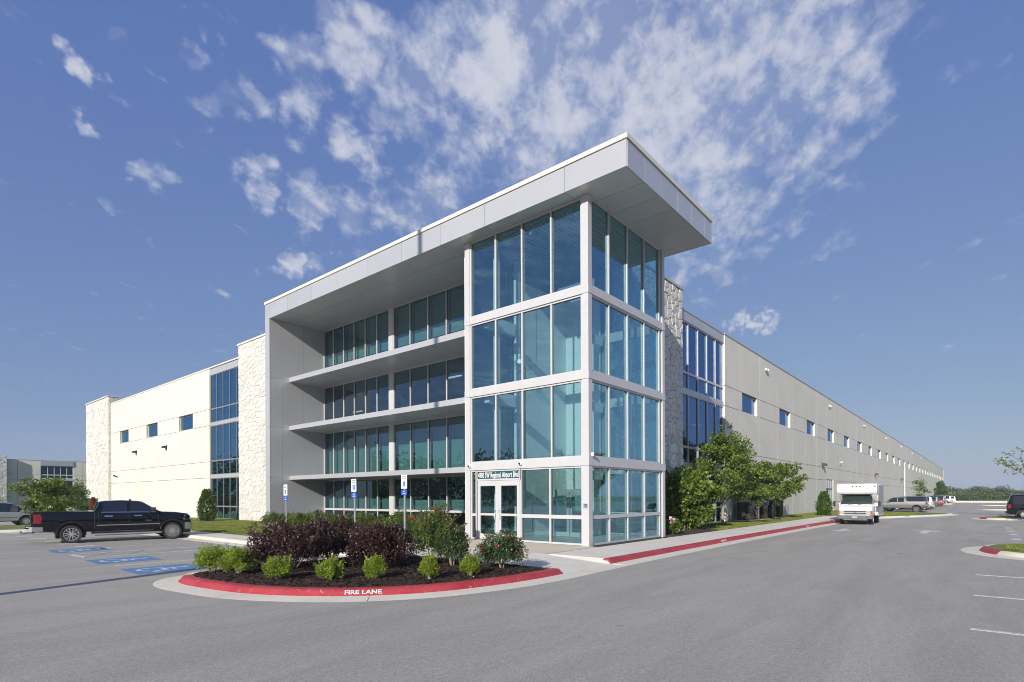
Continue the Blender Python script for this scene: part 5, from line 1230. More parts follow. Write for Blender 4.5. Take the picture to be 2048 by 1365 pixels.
def car_body(t, sts, paint, side_win, front_win, rear_win, wheels, wr, dark=None, gm=None, arch=True, roof_m=None):
    """sts: (x, z_bottom, half_width, z_belt, roof_half_width, z_top); windows given as x intervals"""
    xs = sorted(set([s[0] for s in sts] + [v for w in side_win + front_win + rear_win for v in w]))
    S = [interp(sts, x) for x in xs]
    mb = MB(); H = [ring_half(s) for s in S]; n = len(H[0]); ring = 2 * n - 2
    vs = []
    for s, h in zip(S, H):
        vs += [(s[0], y, z) for y, z in h] + [(s[0], -y, z) for y, z in h[-2:0:-1]]
    fs = []; ms = []
    nm = 2; slots = [MT[paint], MT[dark or 'black']]; kinds = []
    wid = {}
    def wslot(key, kind):
        nonlocal nm
        if key not in wid: wid[key] = nm; nm += 1; slots.append(MT[gm or 'tint']); kinds.append(kind)
        return wid[key]
    for i in range(len(S) - 1):
        xm = (S[i][0] + S[i + 1][0]) / 2
        for j in range(ring):
            k = (j + 1) % ring
            fs.append((i * ring + j, i * ring + k, (i + 1) * ring + k, (i + 1) * ring + j))
            jj = min(j, ring - 1 - j); mi = 0; sd = 0 if j < ring / 2 else 1
            if jj <= 1: mi = 1
            if jj == 5:
                for q, (a, b) in enumerate(side_win):
                    if a < xm < b: mi = wslot(('s', q, sd), 'window')
            if jj in (6, 7) or jj == 5:
                for q, (a, b) in enumerate(front_win):
                    if a < xm < b and jj != 5: mi = wslot(('f', q), 'windshield')
                for q, (a, b) in enumerate(rear_win):
                    if a < xm < b and jj != 5: mi = wslot(('r', q), 'rear_window')
            ms.append(mi)
    fs.append(tuple(range(ring))[::-1]); ms.append(0); fs.append(tuple((len(S) - 1) * ring + j for j in range(ring))); ms.append(0)
    me = bpy.data.meshes.new('body'); me.from_pydata(vs, [], fs)
    for m in slots: me.materials.append(m)
    me.polygons.foreach_set('material_index', ms); me.update()
    bm = bmesh.new(); bm.from_mesh(me); bmesh.ops.recalc_face_normals(bm, faces=bm.faces); bm.to_mesh(me); bm.free()
    if arch:
        tmp = bpy.data.objects.new('tmp', me); COL.objects.link(tmp)
        c = MB()
        for wx in wheels:
            c.lathe([(0.0, -1.6), (wr * 1.24, -1.6), (wr * 1.24, 1.6), (0.0, 1.6)], 28, 'y', (wx, 0, wr + 0.03), 1)
        cm_ = c.mesh('cut', [MT[paint], MT['black']]); bm = bmesh.new(); bm.from_mesh(cm_); bmesh.ops.remove_doubles(bm, verts=bm.verts, dist=1e-4); bmesh.ops.recalc_face_normals(bm, faces=bm.faces); bm.to_mesh(cm_); bm.free()
        co = bpy.data.objects.new('cut', cm_); COL.objects.link(co)
        md = tmp.modifiers.new('b', 'BOOLEAN'); md.object = co; md.operation = 'DIFFERENCE'; md.solver = 'EXACT'
        dg = bpy.context.evaluated_depsgraph_get(); me2 = bpy.data.meshes.new_from_object(tmp.evaluated_get(dg))
        bpy.data.objects.remove(tmp); bpy.data.objects.remove(co)
        if len(me2.polygons) > 20: me = me2
    for wx in wheels:
        s_ = interp(sts, wx); MB().box(wx - wr * 1.3, wx + wr * 1.3, -s_[2] * 0.66, s_[2] * 0.66, wr * 0.55, wr * 2.3 if wr * 2.3 < s_[3] else s_[3] - 0.03).build('wheel_well', MT['black'], t)
    groups = {}
    for p in me.polygons: groups.setdefault(p.material_index, []).append(p)
    V = [tuple(v.co) for v in me.vertices]
    for mi, ps in groups.items():
        used = {}; mb = MB(); f2 = []
        for p in ps:
            f2.append(tuple(used.setdefault(v, len(used)) for v in p.vertices))
        mb.add([V[v] for v in used], f2)
        if mi == 0: mb.build('body', MT[paint], t, 32)
        elif mi == 1: mb.build('underbody', MT[dark or 'black'], t, 32)
        else: mb.build(kinds[mi - 2], slots[mi], t, 32)
def wheel(t, x, y, r, w=0.24, spokes=6, rim='rim', rr=0.66, steer=0.0, double=True):
    s = 1 if y > 0 else -1
    e = MB().lathe([(r * rr, -w / 2 + .02), (r * 0.93, -w / 2), (r * 0.985, -w / 2 + 0.03), (r, -w / 4), (r, w / 4), (r * 0.985, w / 2 - 0.03), (r * 0.93, w / 2), (r * rr, w / 2 - .02)], 30, 'y', closed=True)
    me = bpy.data.objects.new('wheel', None); COL.objects.link(me); me.parent = t; me.location = (x, y - s * w / 2, r); me.rotation_euler = (0, 0, steer)
    e.build('tyre', MT['rubber'], me, 35)
    f = MB(); yo = s * (w / 2 - 0.035)
    f.lathe([(r * rr, yo + s * 0.02), (r * rr * 0.92, yo + s * 0.01), (r * rr * 0.90, yo - s * 0.10), (0, yo - s * 0.10)], 28, 'y')
    k = f.build('rim_barrel', MT['black'] if double else MT[rim], me, 35)
    g_ = MB(); g_.lathe([(r * rr, yo + s * .022), (r * rr * 0.93, yo + s * 0.02), (r * rr * 0.92, yo - s * 0.02)], 28, 'y')
    g_.lathe([(0.075, yo - s * 0.05), (0.07, yo + s * 0.005), (0.0, yo + s * 0.01)], 14, 'y')
    for i in range(spokes):
        for dd in ((-0.16, 0.16) if double else (0,)):
            a0 = 2 * pi * i / spokes + dd * 0.55; a1 = 2 * pi * i / spokes + dd * 1.55
            p0 = Vector((cos(a0) * 0.05, 0, sin(a0) * 0.05)); p1 = Vector((cos(a1) * r * rr * 0.93, 0, sin(a1) * r * rr * 0.93)); d = (p1 - p0).normalized(); q = Vector((-d.z, 0, d.x)) * (0.017 if double else 0.03)
            a, b = yo - s * 0.035, yo + s * 0.004
            g_.add([(*(p0 - q)[:1], a, (p0 - q).z), ((p1 - q).x, a, (p1 - q).z), ((p1 + q).x, a, (p1 + q).z), ((p0 + q).x, a, (p0 + q).z),
                    ((p0 - q).x, b, (p0 - q).z), ((p1 - q).x, b, (p1 - q).z), ((p1 + q).x, b, (p1 + q).z), ((p0 + q).x, b, (p0 + q).z)],
                   [(0, 3, 2, 1), (4, 5, 6, 7), (0, 1, 5, 4), (1, 2, 6, 5), (2, 3, 7, 6), (3, 0, 4, 7)])
    g_.build('rim', MT[rim], me, 35)
    return me
def side_strip(mb, sts, pts, w, off=0.008, mi=0, both=None):
    """thin strip that follows the body side along (x, z) points"""
    for s in ((1, -1) if both is None else (both,)):
        for (xa, za), (xb, zb) in zip(pts[:-1], pts[1:]):
            k = max(1, int(hypot(xb - xa, zb - za) / 0.12)); d = Vector((xb - xa, zb - za)).normalized(); nn_ = Vector((-d.y, d.x)) * w / 2
            for i in range(k):
                a = Vector((xa + (xb - xa) * i / k, za + (zb - za) * i / k)); b = Vector((xa + (xb - xa) * (i + 1) / k, za + (zb - za) * (i + 1) / k))
                q = [a - nn_, b - nn_, b + nn_, a + nn_]
                Y = [side_y(sts, p.x, p.y) for p in q]
                o = [(p.x, s * (y + off), p.y) for p, y in zip(q, Y)]; u = [(p.x, s * (y - 0.01), p.y) for p, y in zip(q, Y)]
                mb.add(o + u, [(0, 1, 2, 3), (0, 4, 5, 1), (1, 5, 6, 2), (2, 6, 7, 3), (3, 7, 4, 0)], mi)
def patch(sts, poly, off=0.012, s=1, back=0.03):
    """solid lens that follows the side; poly in (x, z)"""
    mb = MB(); n = len(poly); Y = [side_y(sts, x, z) for x, z in poly]
    mb.add([(x, s * (y + off), z) for (x, z), y in zip(poly, Y)] + [(x, s * (y - back), z) for (x, z), y in zip(poly, Y)],
           [tuple(range(n)), tuple(range(n, 2 * n))[::-1]] + [(i, n + i, n + (i + 1) % n, (i + 1) % n) for i in range(n)]); return mb

# ---- black crew cab pickup
def black_pickup():
    a = gz(152, 1087); 
    t = thing('pickup_truck', 'shiny black crew cab pickup with chrome trim parked nose to the kerb', 'truck', (-9.62, 21.15, 0), radians(-9.0))
    W_ = 1.0
    st = [(-3.42, 0.60, 0.90, 1.40, 0.88, 1.43), (-3.36, 0.56, 0.975, 1.42, 0.93, 1.465), (-2.6, 0.52, W_, 1.42, 0.93, 1.47), (-1.20, 0.50, W_, 1.42, 0.93, 1.47), (-1.14, 0.50, W_, 1.42, 0.93, 1.475),
          (-0.98, 0.50, W_, 1.42, 0.80, 1.89), (-0.70, 0.50, W_, 1.42, 0.79, 1.945), (0.0, 0.50, W_, 1.42, 0.79, 1.965), (0.60, 0.50, W_, 1.40, 0.77, 1.93), (0.78, 0.50, W_, 1.39, 0.77, 1.895),
          (1.50, 0.50, W_, 1.36, 0.86, 1.42), (1.60, 0.50, W_, 1.34, 0.88, 1.395), (2.2, 0.50, 0.995, 1.30, 0.86, 1.36), (2.72, 0.52, 0.975, 1.20, 0.84, 1.275), (2.82, 0.60, 0.94, 1.10, 0.82, 1.19), (2.86, 0.66, 0.90, 0.98, 0.78, 1.05)]
    car_body(t, st, 'p_black', [(-0.84, 0.12), (0.24, 1.22)], [(0.80, 1.48)], [(-1.12, -1.0)], [-2.02, 2.02], 0.42)
    for x, y in ((-2.02, 1.0), (-2.02, -1.0)): wheel(t, x, y, 0.42, 0.28, 6, rr=0.70)
    for y in (1.0, -1.0): wheel(t, 2.02, y, 0.42, 0.28, 6, rr=0.70, steer=radians(-7))
    for wx in (-2.02, 2.02):                     # flared arch trims
        for bs in (1, -1):
            k = MB(); side_strip(k, st, [(wx + 0.535 * cos(a_), 0.45 + 0.535 * sin(a_)) for a_ in [radians(-8 + 196 * i / 14) for i in range(15)]], 0.06, 0.03, 0, bs)
            k.build('arch_trim', MT['black'], t, 40)
    k = MB(); side_strip(k, st, [(-1.08, 0.80), (1.48, 0.80)], 0.040, 0.020); k.build('side_moulding', MT['chrome'], t)
    k = MB(); side_strip(k, st, [(-0.92, 1.415), (1.34, 1.385)], 0.030, 0.016); k.build('belt_trim', MT['chrome'], t)
    k = MB(); side_strip(k, st, [(-1.16, 0.55), (-1.16, 1.44)], 0.018, 0.004); side_strip(k, st, [(0.19, 0.56), (0.19, 1.38)], 0.012, 0.004); side_strip(k, st, [(1.42, 0.56), (1.42, 1.30)], 0.012, 0.004); side_strip(k, st, [(-1.0, .9), (-1.0, 1.38)], 0.010, 0.004); k.build('door_seam', MT['seal'], t)
    for x in (-0.78, 0.40):
        for s in (-1, 1): patch(st, [(x, 1.20), (x + 0.32, 1.20), (x + 0.32, 1.25), (x, 1.25)], 0.045, s).build('door_handle', MT['chrome'], t)
    for s in (-1, 1):
        m_ = patch(st, [(-3.35, 0.95), (-3.08, 0.95), (-3.06, 1.08), (-3.06, 1.22), (-3.10, 1.36), (-3.35, 1.36)], 0.030, s); m_.build('tail_light', MT['redlamp'], t)
        patch(st, [(2.50, 0.98), (2.80, 0.98), (2.76, 1.21), (2.58, 1.23)], 0.014, s).build('headlight', MT['clear'], t)
        q = MB(); q.box(1.02, 1.28, s * 1.02, s * 1.22, 1.40, 1.62); q.box(1.10, 1.25, s * 0.93, s * 1.03, 1.40, 1.46); q.build('mirror', MT['chrome'] if s < 0 else MT['black'], t)
        q = MB(); q.tube([(-1.15, s * 0.90, 0.36), (1.55, s * 0.90, 0.36)], 0.055, 8); q.box(-1.15, 1.55, s * 0.84, s * 1.02, 0.355, 0.40); q.build('side_step', MT['steel'], t)
    q = MB(); q.add([(-3.60, -0.86, 0.58), (-3.60, 0.86, 0.58), (-3.40, 1.0, 0.58), (-3.02, 1.01, 0.60), (-3.02, -1.01, 0.60), (-3.40, -1.0, 0.58), (-3.60, -0.86, 0.80), (-3.60, 0.86, 0.80), (-3.40, 1.0, 0.80), (-3.02, 1.01, 0.78), (-3.02, -1.01, 0.78), (-3.40, -1.0, 0.80)], [(0, 1, 2, 3, 4, 5)[::-1], (6, 7, 8, 9, 10, 11), (0, 1, 7, 6), (1, 2, 8, 7), (2, 3, 9, 8), (3, 4, 10, 9), (4, 5, 11, 10), (5, 0, 6, 11)]); q.build('rear_bumper', MT['chrome'], t)
    q = MB(); q.box(-3.64, -3.56, -0.95, 0.95, 0.72, 0.78); q.build('bumper_step', MT['black'], t)
    q = MB(); q.tube([(-3.3, 0, 0.50), (-3.78, 0, 0.48)], 0.04, 8); q.lathe([(0.0, 0.05), (0.045, 0.02), (0.045, -0.03), (0.03, -0.09)], 10, 'z', (-3.78, 0, 0.57)); q.build('tow_hitch', MT['chrome'], t)
    q = MB(); q.add([(2.95, -0.74, 0.48), (2.95, 0.74, 0.48), (2.82, 0.96, 0.48), (2.56, 1.005, 0.50), (2.56, -1.005, 0.50), (2.82, -0.96, 0.48), (2.95, -0.74, 0.80), (2.95, 0.74, 0.80), (2.82, 0.96, 0.82), (2.56, 1.005, 0.84), (2.56, -1.005, 0.84), (2.82, -0.96, 0.82)], [(0, 1, 2, 3, 4, 5), (6, 7, 8, 9, 10, 11)[::-1], (0, 1, 7, 6)[::-1], (1, 2, 8, 7)[::-1], (2, 3, 9, 8)[::-1], (3, 4, 10, 9)[::-1], (4, 5, 11, 10)[::-1], (5, 0, 6, 11)[::-1]]); q.build('front_bumper', MT['chrome'], t)
    q = MB(); q.box(2.83, 2.885, -0.60, 0.60, 0.80, 1.13); q.build('grille', MT['chrome'], t)
    q = MB(); q.box(2.6, 2.84, -0.9, 0.9, 0.30, 0.50); q.build('air_dam', MT['black'], t)
    q = MB(); q.box(-3.435, -3.41, -0.78, 0.78, 0.84, 1.42); q.build('tailgate', MT['p_black'], t)
    q = MB(); q.box(-3.452, -3.436, -0.18, 0.18, 1.18, 1.26); q.build('tailgate_handle', MT['chrome'], t)
    txt('SIERRA', 0.09, (1.0, -side_y(st, 1.0, 0.98) - 0.012, 0.97), (pi / 2, 0, 0), MT['chrome'], t, 'badge', 1.0, 0.003, 0.004)
    # cab interior seen through the glass is dark; roof aerial
    MB().box(0.30, 0.40, -0.03, 0.03, 1.955, 2.02).build('aerial', MT['black'], t)
    return t
black_pickup()

# ---- generic family car / van / suv; kinds differ by profile
PROF = {
 'minivan': dict(L=(-2.45, 2.45), W=0.97, wh=(-1.5, 1.45), r=0.335, st=[(-2.45, .45, .86, .95, .74, 1.02), (-2.40, .36, .93, 1.02, .76, 1.15), (-2.25, .34, .97, 1.05, .74, 1.62), (-2.05, .34, .97, 1.05, .74, 1.70), (-.6, .33, .97, 1.03, .76, 1.76), (.35, .33, .97, 1.00, .75, 1.72), (.70, .33, .97, 0.99, .75, 1.66), (1.65, .33, .97, .96, .80, 1.10), (1.75, .33, .96, .94, .80, 1.05), (2.2, .34, .93, .84, .76, .92), (2.42, .38, .84, .72, .68, .78), (2.45, .45, .78, .62, .62, .68)],
      sw=[(-2.12, -1.30), (-1.24, -0.15), (-.08, 1.25)], fw=[(0.75, 1.62)], rw=[(-2.38, -2.27)]),
 'suv': dict(L=(-2.45, 2.5), W=0.97, wh=(-1.5, 1.45), r=0.38, st=[(-2.48, .55, .90, 1.05, .80, 1.12), (-2.44, .46, .95, 1.12, .82, 1.24), (-2.30, .44, .97, 1.15, .76, 1.74), (-2.12, .44, .98, 1.15, .75, 1.84), (-.6, .42, .98, 1.14, .77, 1.88), (.30, .42, .98, 1.12, .76, 1.84), (.52, .42, .98, 1.11, .76, 1.78), (1.12, .42, .98, 1.08, .84, 1.20), (1.25, .42, .97, 1.06, .85, 1.15), (2.2, .44, .95, 1.0, .82, 1.06), (2.44, .5, .90, .9, .76, .96), (2.5, .55, .84, .8, .7, .85)],
      sw=[(-2.14, -1.40), (-1.32, -0.32), (-.24, 0.90)], fw=[(0.54, 1.10)], rw=[(-2.43, -2.31)]),
 'sedan': dict(L=(-2.35, 2.35), W=0.90, wh=(-1.35, 1.4), r=0.32, st=[(-2.35, .5, .78, .84, .62, .90), (-2.3, .38, .86, .92, .68, 1.0), (-1.7, .34, .90, .96, .72, 1.05), (-1.5, .33, .90, .96, .70, 1.08), (-.75, .33, .90, .95, .60, 1.40), (-.2, .33, .90, .94, .60, 1.45), (.3, .33, .90, .93, .60, 1.42), (1.15, .33, .90, .90, .72, 1.0), (1.3, .33, .90, .88, .74, .96), (2.0, .35, .86, .80, .70, .86), (2.3, .40, .78, .70, .62, .74), (2.35, .46, .72, .62, .56, .66)],
      sw=[(-1.15, -.22), (-.15, .85)], fw=[(.34, 1.12)], rw=[(-1.48, -.78)]),
 'pickup': dict(L=(-2.8, 2.7), W=0.98, wh=(-1.75, 1.75), r=0.38, st=[(-2.80, .55, .92, 1.18, .90, 1.22), (-2.76, .50, .96, 1.22, .90, 1.27), (-1.0, .46, .98, 1.22, .90, 1.28), (-0.85, .46, .98, 1.22, .90, 1.29), (-.70, .46, .98, 1.20, .74, 1.72), (-.4, .46, .98, 1.19, .74, 1.76), (.45, .46, .98, 1.17, .72, 1.72), (.6, .46, .98, 1.16, .72, 1.68), (1.2, .46, .98, 1.12, .82, 1.18), (1.35, .46, .98, 1.10, .84, 1.15), (2.4, .48, .95, 1.02, .80, 1.08), (2.66, .55, .9, .9, .74, .95), (2.7, .6, .84, .8, .7, .84)],
      sw=[(-.58, .0), (.08, .95)], fw=[(.62, 1.16)], rw=[(-.83, -.72)]),
}
_cache = {}
def car(kind, paint, label, loc, rz, group=None, scale=1.0, lower=None, rim='rim', cat='car', name='parked_car'):
    P = PROF[kind]; t = thing(name, label, cat, loc, rz, group); st = [(x * scale, zb, w, zl, wr, zt) for (x, zb, w, zl, wr, zt) in P['st']]
    st = [(a, b * scale, c * scale, d * scale, e * scale, f * scale) for (a, b, c, d, e, f) in st]
    sc_ = lambda L: [(a * scale, b * scale) for a, b in L]
    car_body(t, st, paint, sc_(P['sw']), sc_(P['fw']), sc_(P['rw']), [w * scale for w in P['wh']], P['r'] * scale)
    for wx in P['wh']:
        for s in (-1, 1): wheel(t, wx * scale, s * P['W'] * scale * 0.985, P['r'] * scale, 0.21, 7, rim, 0.64, double=False)
    x0, x1 = st[1][0], st[-3][0]; zt = st[1][3]; zn = st[-3][3]
    for s in (-1, 1):
        patch(st, [(x0 + .02, zt - 0.30), (x0 + 0.20, zt - 0.28), (x0 + 0.16, zt + (0.02 if kind != 'pickup' else -0.05)), (x0 + 0.02, zt)], 0.012, s, 0.08).build('tail_light', MT['redlamp'], t)
        patch(st, [(x1 - 0.05, zn - 0.2), (x1 + 0.20, zn - 0.2), (x1 + 0.16, zn - 0.05), (x1 - 0.12, zn - 0.02)], 0.012, s, 0.08).build('headlight', MT['clear'], t)
        mx = [w for w in sc_(P['sw'])][-1][1] - 0.12; my = side_y(st, mx, interp(st, mx)[3]); MB().box(mx, mx + 0.12, s * my, s * (my + 0.2), interp(st, mx)[3], interp(st, mx)[3] + 0.14).build('mirror', MT[paint], t)
    # lamps and plate on the tail face
    xe = st[0][0]
    for s in (-1, 1): MB().box(xe - 0.015, xe + 0.05, s * st[0][2] * 0.62, s * st[0][2] * 0.93, st[0][3] - 0.22, st[0][3] - 0.03).build('tail_light', MT['redlamp'], t)
    MB().box(xe - 0.02, xe, -0.16, 0.16, st[0][3] - 0.24, st[0][3] - 0.08).build('number_plate', MT['white_pl'], t)
    q = MB(); q.box(xe - 0.10, xe + 0.1, -st[1][2] * 0.95, st[1][2] * 0.95, st[1][1] + 0.02, st[1][1] + 0.20); q.build('rear_bumper', MT['chrome'] if kind == 'pickup' else MT[lower or paint], t)
    q = MB(); q.box(st[-1][0] - 0.1, st[-1][0] + 0.07, -st[-2][2] * 0.95, st[-2][2] * 0.95, st[-1][1] - 0.05, st[-1][1] + 0.14); q.build('front_bumper', MT['chrome'] if kind == 'pickup' else MT[lower or paint], t)
    k = MB()
    for a, b in sc_(P['sw'])[:-1]: side_strip(k, st, [(b + 0.03, interp(st, b)[1] + 0.1), (b + 0.03, interp(st, b)[3] - 0.02)], 0.010, 0.004)
    side_strip(k, st, [(P['wh'][0] * scale + 0.5, 0.62 * scale), (P['wh'][1] * scale - 0.5, 0.62 * scale)], 0.022, 0.012)
    k.build('door_seam', MT['seal'], t)
    if lower:
        k = MB(); side_strip(k, st, [(st[1][0], st[3][1] + 0.17), (P['wh'][0] * scale - 0.50, st[3][1] + 0.17)], 0.30, 0.008); side_strip(k, st, [(P['wh'][0] * scale + 0.48, st[3][1] + 0.17), (P['wh'][1] * scale - 0.50, st[3][1] + 0.17)], 0.30, 0.008); k.build('lower_trim', MT[lower], t)
    return t, st
NORTH = pi / 2
p = gd(-12, 1052, 41)
mv, _ = car('minivan', 'p_silver', 'silver minivan at the left edge, behind the grass strip', (-11.3, 44.7, 0), radians(4), scale=1.06, rim='rim', cat='van')
# row of cars nose to the long wall, tails to the road
CG = 'cars parked nose to the long wall'
car('pickup', 'p_grey', 'grey pickup with dark lower sides, first in the row behind the box truck', (63.6, -3.75, 0), NORTH, CG, 1.03, 'p_dgrey', 'chrome', 'truck', 'pickup_truck')
row_ = [('suv', 'p_navy', 67.4, 'dark blue SUV second in the row, right behind the grey pickup'), ('suv', 'p_silver', 76.2, 'silver SUV in the row, past the dark blue SUV'), ('sedan', 'p_white', 80.2, 'white sedan in the row, right behind the silver SUV'), ('sedan', 'p_dgrey', 84.6, 'dark grey sedan in the row, past the white sedan'),
        ('suv', 'p_dgrey', 89.0, 'dark SUV in the row, before the gap with the kerb nose'), ('sedan', 'p_red', 104.5, 'red sedan after the kerb nose'), ('suv', 'p_dgrey', 109.0, 'dark SUV right behind the red sedan'), ('sedan', 'p_white', 114.0, 'white sedan in the middle of the far row'), ('suv', 'p_silver', 134.0, 'silver SUV toward the far end of the row'),
        ('sedan', 'p_grey', 141.0, 'grey sedan near the far end of the row'), ('minivan', 'p_white', 158.0, 'white van last in the row at the far end')]
for kd, pt, x, lb in row_: car(kd, pt, lb, (x, -3.9, 0), NORTH, CG, 1.0)
car('suv', 'p_black', 'black SUV cut by the right edge of the view, tail to the road', (43.6, -15.85, 0), -pi / 2, None, 1.12, None, 'rim', 'car', 'parked_suv')
t = thing('tail_lamp_cluster', None, None) if False else None

# ---- white box truck
def box_truck():
    t = thing('box_truck', 'white box truck with a van cab and grey bumper parked by the red kerb', 'truck', (27.2, -4.70, 0), radians(180 + 2))
    # local +x is forward; the nose is at x = 0
    sc_ = 1.06
    st = [(-2.0, .50, 1.0, 1.24, .92, 2.02), (-1.75, .50, 1.02, 1.24, .90, 2.06), (-1.45, .50, 1.02, 1.24, .86, 2.04), (-1.30, .50, 1.02, 1.24, .84, 1.98), (-0.66, .50, 1.02, 1.22, .92, 1.30), (-0.56, .50, 1.02, 1.16, .93, 1.25), (-0.12, .52, 1.0, 1.02, .92, 1.10), (-0.02, .56, .98, .94, .90, 1.0), (0.0, .60, .96, .90, .88, .93)]
    st = [(a * sc_, b * sc_, c * sc_, d * sc_, e * sc_, f * sc_) for a, b, c, d, e, f in st]
    car_body(t, st, 'p_white', [(-1.62 * sc_, -0.98 * sc_)], [(-1.28 * sc_, -0.70 * sc_)], [], [-0.92], 0.37, gm='tint2')
    for x in (-0.92, -4.35):
        for s in (-1, 1): wheel(t, x, s * 1.02, 0.37, 0.24, 8, 'steel', 0.6, double=False)
    for s in (-1, 1): wheel(t, -4.35, s * 0.74, 0.37, 0.24, 8, 'steel', 0.6, double=False)
    # cargo body with the cab-over nose
    HW = 1.24; zt = 2.90
    c = MB(); prof = [(-1.62, 0.62), (-5.35, 0.62), (-5.35, zt), (-0.98, zt), (-0.80, zt - 0.10), (-0.72, zt - 0.55), (-0.86, 2.16), (-1.62, 2.10)]
    n = len(prof); b_ = 0.10
    vs = [(x, HW, z) for x, z in prof] + [(x, -HW, z) for x, z in prof]
    c.add(vs, [tuple(range(n))[::-1], tuple(range(n, 2 * n))] + [(i, (i + 1) % n, n + (i + 1) % n, n + i) for i in range(n)])
    cb = c.build('cargo_box', MT['p_white'], t)
    md = cb.modifiers.new('bevel', 'BEVEL'); md.width = 0.07; md.segments = 3; md.limit_method = 'ANGLE'
    for s in (-1, 1):                            # scooped corners under the cab-over
        q = MB(); q.add([(-0.80, s * 0.90, 2.10), (-0.80, s * 1.22, 2.20), (-1.66, s * 1.24, 1.45), (-1.66, s * 0.98, 1.45), (-0.86, s * 1.0, 2.08)], [(0, 1, 2, 3) if s > 0 else (3, 2, 1, 0)])
        q.build('corner_fairing', MT['p_white'], t)
        q = MB(); q.box(-5.36, -1.60, s * (HW + 0.002), s * (HW + 0.012), 0.66, zt - 0.1); q.build('side_skin', MT['alum_box'] if s > 0 else MT['alum_box'], t)
        for z in (0.64, zt - 0.08): MB().box(-5.38, -1.62, s * HW, s * (HW + 0.02), z - 0.03, z + 0.03).build('edge_rail', MT['white_pl'], t)
        MB().box(-0.76, -0.735, s * 1.10 - 0.06, s * 1.10 + 0.06, zt - 0.24, zt - 0.20).build('corner_marker', MT['black'], t)
    for y in (-0.22, 0, 0.22): MB().lathe([(0.0, 0.03), (0.045, 0.02), (0.05, 0)], 10, 'x', (-0.775, y, zt - 0.20)).build('marker_lamp', MT['seal'], t)
    # front end
    q = MB(); q.box(-0.12, 0.10, -1.06, 1.06, 0.40, 0.66); q.box(-0.10, 0.06, -0.75, 0.75, 0.30, 0.42); fb = q.build('front_bumper', MT['grey_pl'], t); m2 = fb.modifiers.new('bevel', 'BEVEL'); m2.width = 0.04; m2.segments = 2
    MB().box(0.105, 0.112, -0.17, 0.14, 0.46, 0.58).build('number_plate', MT['steel'], t)
    q = MB(); q.box(0.0, 0.03, -0.70, 0.70, 0.72, 1.0); q.build('grille_surround', MT['steel'], t)
    for z0, z1 in ((0.74, 0.83), (0.885, 0.975)):
        MB().box(0.031, 0.036, -0.66, 0.66, z0, z1).build('grille_opening', MT['black'], t)
        for k in range(3): MB().box(0.037, 0.042, -0.66, 0.66, z0 + 0.015 + k * 0.027, z0 + 0.023 + k * 0.027).build('grille_bar', MT['grey_pl'], t)
    bow = MB(); pts = [(-0.10, -0.018), (-0.035, -0.018), (-0.03, -0.032), (0.04, -0.032), (0.035, -0.018), (0.10, -0.018), (0.11, 0.018), (0.04, 0.018), (0.035, 0.032), (-0.035, 0.032), (-0.03, 0.018), (-0.09, 0.018)]
    bow.add([(0.046, y, 0.857 + z) for y, z in pts] + [(0.03, y, 0.857 + z) for y, z in pts], [tuple(range(12)), tuple(range(12, 24))[::-1]] + [(i, 12 + i, 12 + (i + 1) % 12, (i + 1) % 12) for i in range(12)]); bow.build('emblem', MT['chrome'], t)
    for s in (-1, 1):
        MB().box(0.0, 0.035, s * 0.71, s * 0.93, 0.73, 0.99).build('headlight', MT['clear'], t); MB().box(-0.12, 0.03, s * 0.935, s * 1.045, 0.73, 0.99).build('turn_lamp', MT['amber'], t)
        MB().box(-0.03, 0.032, s * 0.705, s * 0.71, 0.72, 1.0).build('lamp_frame', MT['steel'], t)
    q = MB(); q.tube([(-0.85, 1.04, 1.2), (-0.75, 1.38, 1.25), (-0.75, 1.38, 1.65), (-0.9, 1.05, 1.62)], 0.018, 6); q.tube([(-0.85, -1.04, 1.2), (-0.75, -1.38, 1.25), (-0.75, -1.38, 1.65), (-0.9, -1.05, 1.62)], 0.018, 6); q.build('mirror_arm', MT['seal'], t)
    for s in (-1, 1): MB().box(-0.80, -0.72, s * 1.30, s * 1.46, 1.28, 1.64).build('mirror', MT['black'], t)
    k = MB()
    for s in (-0.5, 0.1): k.tube([(-0.60, s, 1.40), (-0.78, s + 0.45, 1.50)], 0.012, 5)
    k.build('wiper', MT['black'], t)
    MB().box(-5.3, -0.4, -0.55, 0.55, 0.34, 0.60).build('chassis', MT['black'], t); MB().box(-5.5, -5.36, -1.0, 1.0, 0.40, 0.5).build('rear_step', MT['black'], t)
    return t
box_truck()

